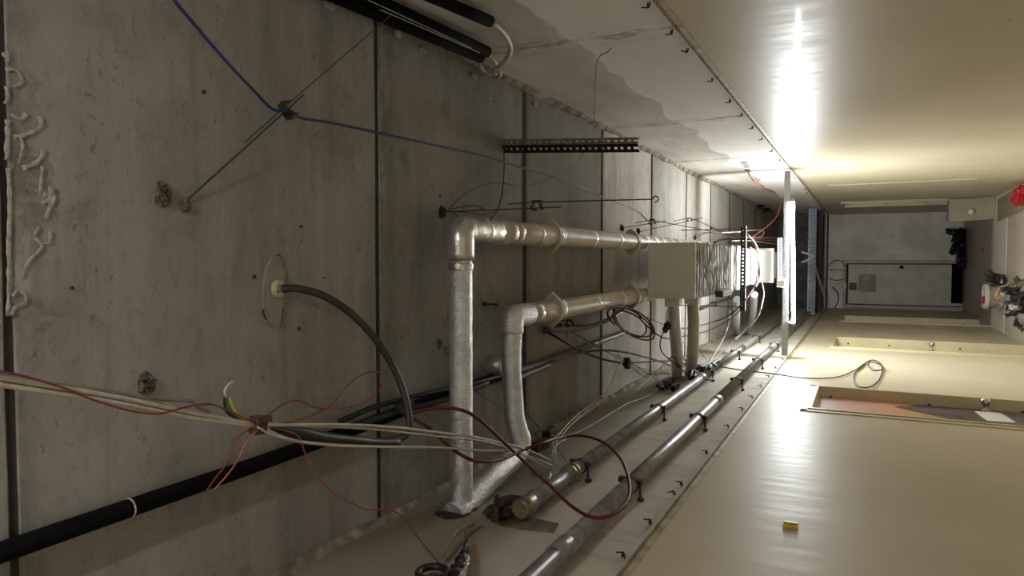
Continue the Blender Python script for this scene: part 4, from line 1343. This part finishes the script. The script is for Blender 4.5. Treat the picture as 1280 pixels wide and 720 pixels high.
# hanger knot among the branch ducts
K = at(834, 408, z=2.80)
t = tag(empty('wire_knot', K), 'black knot of wire and clips in front of the branch ducts', 'knot')
MB().lump(K, (0.06, 0.05, 0.05), 0.4, 8).build('knot_core', M['black'], t)
MB().lump(K + Vector((-0.03, 0.03, 0.02)), (0.04, 0.04, 0.04), 0.4, 7).build('knot_core', M['iron'], t)
rod(t, [at(795, 390, z=CEIL), K], 0.0018, 'wire_strand')
rod(t, smooth([K, at(848, 412, z=2.8), at(865, 428, z=2.78), at(884, 451, z=2.78)], 3), 0.0020, 'wire_strand')
rod(t, smooth([K, at(852, 425, z=2.8), at(860, 440, z=2.8), at(868, 460, z=2.8)], 3), 0.0018, 'wire_strand')
wire('dark_cable', 'dark cable dropping in a bow from the wire knot', 'cable', zpath(2.80, (832, 411), (827, 420), (825, 432), (829, 442), (838, 450), (848, 458), (858, 467), (864, 472)), 0.0042, M['maroon'])
wire('dark_cable', 'second dark cable hanging in a tight loop from the wire knot', 'cable', zpath(2.79, (848, 412), (844, 425), (843, 440), (847, 455), (855, 458), (858, 453), (853, 447), (843, 446), (835, 449)), 0.0036, M['maroon'])

# maroon coil and its tails
coil = []
import itertools
for k in range(0, 86):
    a = 2.6 + 2 * math.pi * k / 24
    lp_ = k / 24
    rx, ry = 29 - 3.5 * lp_ + 2.5 * math.sin(k * 0.35), 17 + 2.6 * math.sin(lp_ * 2.2)
    ca, sa = math.cos(a), math.sin(a)
    px = 790 + 3 * math.sin(lp_ * 2) + rx * ca + 0.32 * ry * sa
    py = 404 + ry * sa + 0.30 * rx * ca
    coil.append(at(px, py, z=2.86 + 0.0010 * k))
coil2 = coil + zpath(2.88, (828, 422), (850, 421), (880, 415), (905, 404), (925, 388, 2.62), (940, 366, 2.52), (946, 345, 2.50), (949, 328, 2.50), (945, 312, 2.52), (938, 302, 2.60))
cc = tag(empty('cable_coil', at(790, 404, z=2.86)), 'maroon cable coiled under the inner lagged pipe with a tail towards the lamp', 'coil')
MB().sweep(smooth(coil2, 3), 0.0056, 8).build('cable_run', M['maroon'], cc, True)
MB().box(at(769, 387, z=2.88), (0.02, 0.05, 0.02), None, 0.003).build('strap', M['iron'], cc)
wire('maroon_cable', 'upper maroon cable swinging from the wire knot up to the lamp end of the duct', 'cable', zpath(2.82, (836, 411), (850, 411), (870, 408), (893, 402), (912, 394, 2.64), (930, 377, 2.52), (941, 362, 2.49), (946, 350, 2.48)), 0.0066, M['maroon'])
wire('maroon_cable', 'maroon cable arching low over the ceiling from pipe stub to the knot', 'cable', zpath(3.02, (688, 452), (705, 447), (730, 440), (755, 438), (780, 440), (805, 446), (828, 453), (848, 462), (862, 472)), 0.0066, M['maroon'])
wire('maroon_cable', 'maroon cable leaving a ceiling hole and crossing the black clip', 'cable', zpath(3.02, (681, 413, 3.13), (700, 424), (725, 438), (750, 448), (775, 453), (800, 453), (825, 451), (845, 452), (858, 455), (860, 448)), 0.0066, M['maroon'])

# blue cable
bp = zpath(0, (196, -40, 3.06), (218, 0, 3.06), (240, 27, 3.065), (275, 68, 3.07), (318, 114, 3.075), (342, 137, 3.08)) + [c1 + Vector((0, 0, -0.012))] + zpath(0, (375, 147, 3.07), (410, 153, 3.065), (455, 162, 3.06), (500, 172, 3.05), (560, 185, 3.04), (610, 196, 3.03), (640, 206, 3.02), (680, 217, 3.01), (720, 233, 2.99), (760, 249, 2.97), (795, 263, 2.95)) + [C3 + Vector((0, -0.02, 0.01))]
wire('blue_cable', 'blue cable crossing the ceiling from hanger to hanger', 'cable', bp, 0.0044, M['blue'], n=8)

# dark tangle at the top of the slotted bar
GT = 'dark cables gathered behind the slotted bar'
for i, lab in enumerate(('dark cable of the tangle nearest the ceiling', 'middle dark cable of the tangle', 'lowest dark cable of the tangle')):
    wire('dark_cable', lab + ' above the duct', 'cable', zpath(2.9 - 0.04 * i, (889, 284 + i), (897, 287 + i * 2), (905, 290 + i * 2.2), (915, 293 + i * 2), (924, 297 + i * 1.5), (932, 299 + i)), 0.006, M['maroon'] if i == 1 else M['black'], GT)
wire('black_hose', 'thick black hose curving over the top of the foil duct', 'hose', zpath(2.98, (893, 303), (900, 300), (910, 298.5), (922, 298.5), (940, 299), (960, 301)), 0.011, M['black'], n=8)
GP = 'pale cables behind the lamp'
wire('white_cable', 'pale cable with a hairpin bend right of the slotted bar', 'cable', zpath(2.75, (900, 291), (920, 290), (940, 288), (952, 288), (955, 291), (952, 295), (944, 297)), 0.0055, M['white'], GP)
wire('white_cable', 'pale cable running straight behind the lamp', 'cable', zpath(2.72, (931, 297), (950, 297), (965, 297), (978, 297)), 0.0055, M['white'], GP)
wire('white_cable', 'second straight pale cable just below it', 'cable', zpath(2.70, (915, 301), (940, 301), (960, 304), (975, 306)), 0.0045, M['white'], GP)
wire('pink_wire', 'pinkish wire between the two pale cables behind the lamp', 'wire', zpath(2.71, (940, 299), (955, 300), (966, 301), (974, 302)), 0.004, M['pink'], GP)
wire('white_cable', 'white cable winding down past the bright duct belly', 'cable', zpath(2.46, (934, 292), (944, 304), (950, 318), (953, 330), (952, 340), (953, 355), (955, 366), (953, 378), (950, 390), (943, 402, 2.6), (930, 414, 2.75), (918, 424, 2.85)), 0.0055, M['white'], GP)
wire('black_hose', 'dark hose bowing across the bright duct belly', 'hose', zpath(2.47, (936, 308), (943, 315), (948, 326), (949, 340), (948, 350), (944, 360)), 0.0085, M['darkrubber'], n=8)
wire('white_cable', 'white cable hanging down to the black wire clump on the upper wall pipe', 'cable', zpath(2.9, (912, 388), (912, 398), (909, 412, 2.85), (903, 426, 2.8), (896, 438, 2.75), (890, 448, 2.72), (884, 458, 2.70)), 0.0045, M['white'])
wire('dark_cable', 'dark cable rising from the black wire clump past the silver branch ducts', 'cable', zpath(2.74, (873, 459), (885, 451), (900, 441), (915, 429), (928, 416, 2.78), (937, 403, 2.8), (946, 391, 2.8), (950, 384, 2.8)), 0.006, M['grey'])
wire('white_cable', 'thin white cable crossing in front of the nearest branch duct', 'cable', zpath(2.86, (853, 422), (846, 434), (838, 446), (828, 457), (819, 466), (806, 478), (795, 488)), 0.0032, M['white'])
wire('white_cable', 'pale thin cable from the black clip towards the wire clump', 'cable', zpath(2.88, (792, 457), (810, 462), (830, 466), (845, 470), (855, 474)), 0.003, M['white'])
wire('white_cable', 'second pale thin cable ending near the clump', 'cable', zpath(2.86, (815, 466), (835, 468), (848, 469), (856, 471)), 0.003, M['white'])

# red feed from the right upper wall
h = at(934, 212, x=WR + 0.004)
wire('red_cable', 'faded red cable drooping from a hole in the upper right wall', 'cable', [h] + zpath(0, (937, 219, 'x', WR - 0.05), (944, 228, 'x', WR - 0.13), (955, 236, 2.68), (967, 241, 2.64), (974, 249, 2.60), (975, 257, 2.58), (973, 265, 2.58), (969, 273, 2.60), (959, 283, 2.64), (948, 291, 2.68), (940, 297, 2.70)), 0.0065, M['pink'])
MB().lathe([(0.03, -0.004), (0.03, 0.006), (0.02, 0.008)], h, (-1, 0, 0), 12).build('cable_hole', M['joint'], wall_right)
MB().box(at(932, 206, x=WR + 0.002), (0.008, 0.42, 0.05), Matrix.Rotation(0.06, 3, 'X')).build('bare_patch', M['patch'], wall_right)

# wire at the right wall
wa = at(743, 166, z=CEIL - 0.01)
wire('tie_wire', 'kinked dark wire hanging off the upper right wall above the slotted angle', 'wire', [wa] + zpath(0, (743, 140, 'x', WR - 0.04), (744, 110, 'x', WR - 0.04), (745, 85, 'x', WR - 0.03), (746, 78, 'x', WR - 0.03), (751, 69, 'x', WR - 0.03), (758, 66, 'x', WR - 0.03), (764, 60, 'x', WR - 0.03)), 0.0020, M['wire'])

# insulated refrigerant pipes at the top right corner
GI = 'black insulated pipes in the ceiling corner'
xi = WR - 0.035
def ins(label, a, b, r, x):
    A, B = at(*a, x=x), at(*b, x=x)
    A = A + (A - B) * 0.5
    t = tag(empty('insulated_pipe', B), label, 'pipe', GI)
    MB().sweep(line(A, B, 3), r, 14).build('foam_sleeve', M['foam'], t, True)
    return t, B, (B - A).normalized()


t1, e1, v1 = ins('black insulated pipe lowest in the corner pair against the ceiling', (442, 5), (601, 72), 0.0225, xi)
t2, e2_, v2 = ins('black insulated pipe beside it, second of the corner pair', (470, 0), (609, 65), 0.0215, xi - 0.005)
t3, e3, v3 = ins('single black insulated pipe further down the right wall with a long white tail', (545, -2), (613, 27), 0.020, xi)
rod(t1, [at(475, 12, x=xi - 0.03), at(600, 66, x=xi - 0.03)], 0.0016, 'tie_wire', M['white'])
rod(t2, [at(460, 0, x=xi - 0.034), at(590, 60, x=xi - 0.034)], 0.0014, 'tie_wire', M['white'])
MB().sweep(smooth([e3, at(622, 33, x=xi), at(633, 46, x=xi), at(638, 60, x=xi), at(634, 73, x=xi - .01), at(624, 83, x=xi - .02), at(614, 91, x=xi - .02)], 5), 0.0105, 12).build('white_tail', M['white'], t3, True)
MB().sweep(smooth([e2_, at(615, 73, x=xi), at(621, 82, x=xi + .01), at(622, 90, x=xi + .01), at(616, 92, x=xi)], 5), 0.0100, 12).build('white_tail', M['white'], t2, True)
MB().sweep(smooth([e1 + Vector((0, 0, -0.01)), at(600, 82, x=xi), at(608, 92, x=xi), at(617, 98, x=xi - .02), at(624, 95, x=xi - .02), at(625, 87, x=xi - .01)], 5), 0.0088, 12).build('white_tail', M['white'], t1, True)

# black clump on the upper wall pipe
p = at(876, 466, x=XP + 0.02)
t = tag(empty('wire_clump', p), 'black clump of taped wires resting on the upper wall pipe', 'clump')
for px, py, s in ((868, 468, 0.10), (874, 461, 0.10), (882, 462, 0.09), (890, 457, 0.08), (866, 472, 0.07)):
    MB().lump(at(px, py, x=XP + 0.025), (s * 0.7, s * 1.2, s * 0.8), 0.4, 9).build('tape_wad', M['black'], t)
MB().sweep(smooth([at(885, 460, x=XP + .03), at(893, 453, x=XP + .03), at(900, 450, x=XP + .03)], 4), 0.016, 8).build('cable_tail', M['black'], t, True)
MB().sweep(smooth([at(864, 470, x=XP + .05), at(866, 463, x=XP + .06), at(872, 466, x=XP + .06), at(876, 471, x=XP + .06)], 4), 0.006, 6).build('white_loop', M['white'], t, True)
MB().sweep(smooth([at(882, 474, x=XP + .02), at(889, 475, x=XP + .02), at(894, 469, x=XP + .02), at(893, 463, x=XP + .02)], 4), 0.005, 6).build('black_loop', M['black'], t, True)
# long thin cable with loops on the painted wall
xw = WL + 0.012
lp = [at(898, 458, x=XP + 0.02), at(930, 463, x=WL + 0.05), at(965, 467, x=WL + 0.03)] + [at(a, b, x=xw) for a, b in ((1000, 472), (1030, 473), (1052, 470), (1070, 462), (1080, 455), (1090, 450), (1100, 454), (1103, 463), (1098, 476), (1086, 484), (1074, 483), (1067, 475), (1069, 466), (1078, 458), (1086, 452))] + [at(a, b, x=xw + 0.012) for a, b in ((1096, 454), (1103, 458), (1102, 462), (1093, 463), (1086, 458), (1086, 453))]
wire('black_cable', 'thin black cable hanging in loops on the cream wall between two doors', 'cable', lp, 0.0052, M['black'], k=6)

# black heap on the ledge by the left wall
p = at(838, 481, x=WL + 0.05)
t = tag(empty('insulation_clump', p), 'ragged black insulation clump on the upper left wall under the branch ducts', 'clump')
for px, py, s in ((828, 483, 0.10), (836, 479, 0.11), (844, 484, 0.10), (840, 475, 0.07), (849, 486, 0.06)):
    MB().lump(at(px, py, x=WL + 0.035), (s * 0.5, s * 1.1, s * 0.7), 0.45, 9).build('ragged_piece', M['bag'], t)
# dark insulation rag in the far void
p = at(957, 257, z=CEIL - 0.02)
t = tag(empty('insulation_clump', p), 'torn black insulation hanging from the far ceiling near the right wall', 'clump')
for px, py, s in ((950, 255, 0.28), (957, 257, 0.24), (963, 260, 0.22), (958, 262, 0.16)):
    MB().lump(at(px, py, z=CEIL - 0.04), (s * 0.6, s, 0.12), 0.4, 9).build('ragged_piece', M['bag'], t)

# yellow wall plug
p = at(988, 659, x=WL)
t = tag(empty('wall_plug', p), 'small yellow plastic plug stuck on the left cream wall', 'plug')
MB().box(p + Vector((0.006, 0, 0)), (0.012, 0.045, 0.050), None, 0.005).build('plug_body', M['yellow'], t)
MB().box(p + Vector((0.014, 0.006, 0)), (0.006, 0.014, 0.046), None, 0.002).build('plug_rib', M['yellow'], t)
# fine scratch strip on the right wall
o = MB().box(at(1125, 228, x=WR - 0.002), (0.006, 0.02, 1.45), Matrix.Rotation(-0.02, 3, 'X')).build('wall_joint_strip', M['dooredge'], wall_right)

# ================================================================== FAR END
# void above the end rail: dark beam, pale corrugated sheet, loose conduit
bm_ = struct(MB().box(((WR + WL) / 2, 13.6, at(1023.5, 324, y=13.54).z), (WR - WL, 0.12, at(1019.5, 324, y=13.54).z - at(1027.5, 324, y=13.54).z), None, 0.005).build('trim_end_beam', M['darkbeam']))
sh = tag(empty('corrugated_sheet', (0.1, 12.6, 2.5)), 'dull bluish corrugated sheet across the far ceiling void', 'sheet')
vs, fs = [], []
SZ0, SZ1 = at(1020, 324, y=12.6).z, at(1011, 324, y=12.6).z
x0, x1 = WL + 0.02, WR - 0.02
N_ = 60
for i in range(N_ + 1):
    x = x0 + (x1 - x0) * i / N_
    y = 12.6 + (0.015 if i % 2 else -0.015)
    vs += [(x, y, SZ0), (x, y, SZ1)]
fs = [(i * 2, i * 2 + 1, i * 2 + 3, i * 2 + 2) for i in range(N_)]
mb = MB().add(vs, fs)
mb.build('ribbed_face', M['bluesheet'], sh)
MB().box(((x0 + x1) / 2, 12.63, SZ1 + 0.005), (x1 - x0, 0.05, 0.012)).build('top_edge', M['bluesheet'], sh)
p0, p1 = at(1015, 322, y=12.55), at(1031, 372, y=13.50)
o = MB().cyl(p0, p1, 0.022, 12).build('loose_conduit', M['whiteduct']); tag(o, 'pale loose conduit slanting down at the far end of the void', 'conduit')
o = MB().sweep([at(1002, 315, y=12.56), at(1012, 318, y=12.56), at(1018, 320, y=12.56), at(1010, 325, y=12.56), at(1002, 328, y=12.56)], 0.018, 8).build('folded_strip', M['brightwhite']); tag(o, 'folded white strip hanging in the far void beside the loose conduit', 'strip')
wire('pale_wire', 'thin pale wire crossing the far dark beam', 'wire', zpath(2.4, (1008, 300), (1015, 299), (1022, 297)), 0.006, M['white'])
wire('pink_wire', 'thin reddish wire at the far beam', 'wire', zpath(2.35, (1018, 334), (1024, 330), (1029, 326)), 0.005, M['pink'])
# cables looped on the end wall
GE = 'black cables looped over the end wall'
wire('black_cable', 'black cable drooping in a bow beside the head of the end door', 'cable', [at(a, b, y=END - 0.03) for a, b in ((1034, 388), (1042, 386), (1047, 378), (1048, 370), (1045, 363), (1040, 359))], 0.010, M['black'], GE)
wire('black_cable', 'thin black cable looping over the corner of the end door', 'cable', [at(a, b, y=END - 0.09) for a, b in ((1036, 333), (1040, 328), (1046, 325), (1052, 327), (1057, 333), (1060, 341), (1058, 347), (1050, 350), (1042, 350), (1036, 348))], 0.007, M['black'], GE)
wire('black_cable', 'straighter thin black cable above the end door corner', 'cable', [at(a, b, y=END - 0.08) for a, b in ((1036, 338), (1046, 337), (1055, 338), (1060, 341))], 0.006, M['black'], GE)

# small cabinet against the right wall
yc = 11.6
cx0, cx1 = at(1215, 275, y=yc).x, min(at(1215, 248, y=yc).x, WR - 0.01)
zt = at(1186, 260, y=yc).z
cb = tag(empty('bedside_cabinet', ((cx0 + cx1) / 2, yc, 0)), 'low cream cabinet with a round white knob by the right wall', 'cabinet')
MB().box(((cx0 + cx1) / 2, yc + 0.14, zt / 2), (cx1 - cx0 - 0.01, 0.24, zt), None, 0.004).build('body', M['cabinet'], cb)
dr = MB().box(((cx0 + cx1) / 2, yc + 0.008, zt / 2), (cx1 - cx0 + 0.012, 0.022, zt - 0.01), Matrix.Rotation(-0.05, 3, 'Y'), 0.003).build('door', M['cabinet'], cb)
p = at(1213, 265, y=yc - 0.004)
MB().lathe([(0.024, 0), (0.024, 0.006), (0.014, 0.012), (0.016, 0.03), (0.036, 0.045), (0.036, 0.06), (0.02, 0.075)], p, (0, -1, 0), 18).build('knob', M['brightwhite'], dr, True)

# rubbish at the end
def heap(name, label, cat, spots, mat, rough=0.4, group=None, part='crumpled_piece'):
    t = tag(empty(name, (spots[0][0], spots[0][1], 0)), label, cat, group)
    for (x, y, z, a, b, c) in spots:
        MB().lump((x, y, z), (a, b, c), rough, 11).build(part, mat, t)
    return t


pb_ = [at(x, y, y=14.7) for x, y in ((1203, 289), (1205, 300), (1206, 312), (1209, 325))]
heap('black_bag', 'black plastic bag slumped along the foot of the end wall', 'bag', [(pb_[0].x, 14.75, 0.13, 0.14, 0.25, 0.30), (pb_[1].x, 14.7, 0.10, 0.2, 0.3, 0.22), (pb_[2].x, 14.7, 0.10, 0.22, 0.3, 0.24), (pb_[3].x, 14.6, 0.06, 0.26, 0.3, 0.16)], M['bag'])
f = at(1230, 312, z=0)
o = MB().lump((f.x, f.y, 0.02), (0.06, 0.10, 0.05), 0.35, 8).build('dropped_scrap', M['tanrag']); tag(o, 'small brown scrap alone on the floor before the end wall', 'scrap')
# bucket
b = at(1258, 371, z=0)
btop = at(1229, 372, y=b.y).z
bk = tag(empty('paint_bucket', (b.x, b.y, 0)), 'dusty white bucket filled with rubbish near the end door', 'bucket')
rr = 0.155
MB().lathe([(rr * 0.84, 0.0), (rr * 0.86, 0.01), (rr * 0.97, btop * 0.80), (rr * 1.05, btop * 0.80), (rr * 1.05, btop * 0.86), (rr, btop * 0.87), (rr * 1.02, btop), (rr * 0.95, btop), (rr * 0.9, btop * 0.9)], (b.x, b.y, 0.0), (0, 0, 1), 26).build('shell', M['bucket'], bk, True)
MB().sweep(smooth([(b.x - rr, b.y - 0.02, btop * .83), (b.x - rr * .7, b.y - rr * .85, btop * .45), (b.x, b.y - rr * 1.05, btop * .3), (b.x + rr * .7, b.y - rr * .85, btop * .45), (b.x + rr, b.y - 0.02, btop * .83)], 5), 0.004, 6).build('wire_handle', M['wire'], bk, True)
heap('red_scrap', 'red cloth scrap poking out of the white bucket', 'scrap', [(b.x - 0.04, b.y - 0.02, btop, 0.10, 0.10, 0.05)], M['redbag'])
# gloves standing beside
gq = at(1259, 350, z=0)
gv = tag(empty('work_glove', (gq.x, gq.y, 0)), 'black work glove lying stiff on the floor beside the bucket', 'glove')
MB().lump((gq.x, gq.y, 0.07), (0.16, 0.12, 0.15), 0.25, 9).build('palm', M['bag'], gv)
for i, (dx, h_) in enumerate(((-0.05, 0.16), (-0.01, 0.22), (0.035, 0.24), (0.07, 0.20))):
    MB().sweep(smooth([(gq.x + dx * .8, gq.y, 0.08), (gq.x + dx * 1.1, gq.y - 0.01, h_ * .75), (gq.x + dx * 1.6 + 0.02, gq.y, h_)], 3), 0.02, 8).build('finger', M['bag'], gv, True)
# piles of rags in front
GR = 'rubbish heap by the left wall'
f1, f2, f3, f4 = at(1286, 374, z=0), at(1300, 388, z=0), at(1288, 403, z=0), at(1312, 402, z=0)
heap('rubbish_bag', 'grey crumpled bag leaning on the white bucket', 'rubbish', [(f1.x + .02, f1.y, 0.12, 0.26, 0.3, 0.26), (f1.x + 0.12, f1.y - 0.1, 0.10, 0.2, 0.25, 0.24), (f1.x - 0.02, f1.y - .2, 0.2, 0.16, 0.2, 0.16)], M['greyrag'], 0.45, GR)
heap('rubbish_bag', 'black crumpled bag in the rubbish heap', 'rubbish', [(f2.x, f2.y, 0.12, 0.24, 0.3, 0.28), (f2.x + 0.1, f2.y - 0.15, 0.16, 0.14, 0.2, 0.18), (f2.x - 0.14, f2.y + 0.1, 0.08, 0.16, 0.2, 0.2), (f2.x + 0.2, f2.y + 0.05, 0.24, 0.08, 0.1, 0.14)], M['bag'], 0.45, GR)
heap('rubbish_bag', 'dark grey bag lying lowest against the left wall', 'rubbish', [(f3.x + 0.03, f3.y - 0.2, 0.07, 0.22, 0.4, 0.16), (f4.x, f4.y, 0.10, 0.22, 0.34, 0.24)], M['greyrag'], 0.45, GR)
heap('paper_scrap', 'brown paper scrap on top of the rubbish heap', 'scrap', [(f1.x + 0.05, f1.y - 0.12, 0.27, 0.14, 0.16, 0.10), (f1.x + 0.12, f1.y - 0.2, 0.20, 0.10, 0.12, 0.12)], M['tanrag'], 0.4, GR)
heap('silver_scrap', 'bright foil scrap among the rubbish', 'scrap', [(f2.x + 0.04, f2.y - 0.2, 0.24, 0.06, 0.08, 0.10), (f3.x, f3.y - 0.35, 0.12, 0.07, 0.18, 0.05)], M['silverbag'], 0.4, GR)
# red bag at the right wall
r0 = at(1281, 246, z=0.0)
heap('red_bag', 'crumpled red plastic bag at the foot of the right wall', 'bag', [(r0.x - 0.02, r0.y - 0.05, 0.06, 0.18, 0.3, 0.13), (r0.x + 0.05, r0.y - 0.2, 0.07, 0.12, 0.2, 0.12)], M['redbag'], 0.35)

# thin brown sheet standing for shade on the floor by the right wall
o = MB().box((0.68, 10.4, 0.012), (0.30, 1.9, 0.008), Matrix.Rotation(0.03, 3, 'Z'), 0.002).build('floor_shade_sheet', plain('floor_shade_brown', (0.36, 0.29, 0.20), 0.8, var=0.15, nscale=8))
tag(o, 'flat brown sheet painted as shade on the floor by the right wall', 'sheet')

# lone anchor bolt left in the ceiling between the two lagged pipes
B_ = at(604, 380, z=CEIL)
ab = tag(empty('anchor_bolt', B_), 'rusty bolt sticking down from the ceiling by the corner of the inner lagged pipe', 'bolt')
MB().cyl(B_ + Vector((0, 0, 0.01)), B_ + Vector((0, 0, -0.075)), 0.0045, 8).build('shank', M['iron'], ab)
MB().lathe([(0.012, 0.002), (0.012, -0.008), (0.008, -0.010)], B_, (0, 0, 1), 6).build('nut', M['rust'], ab)
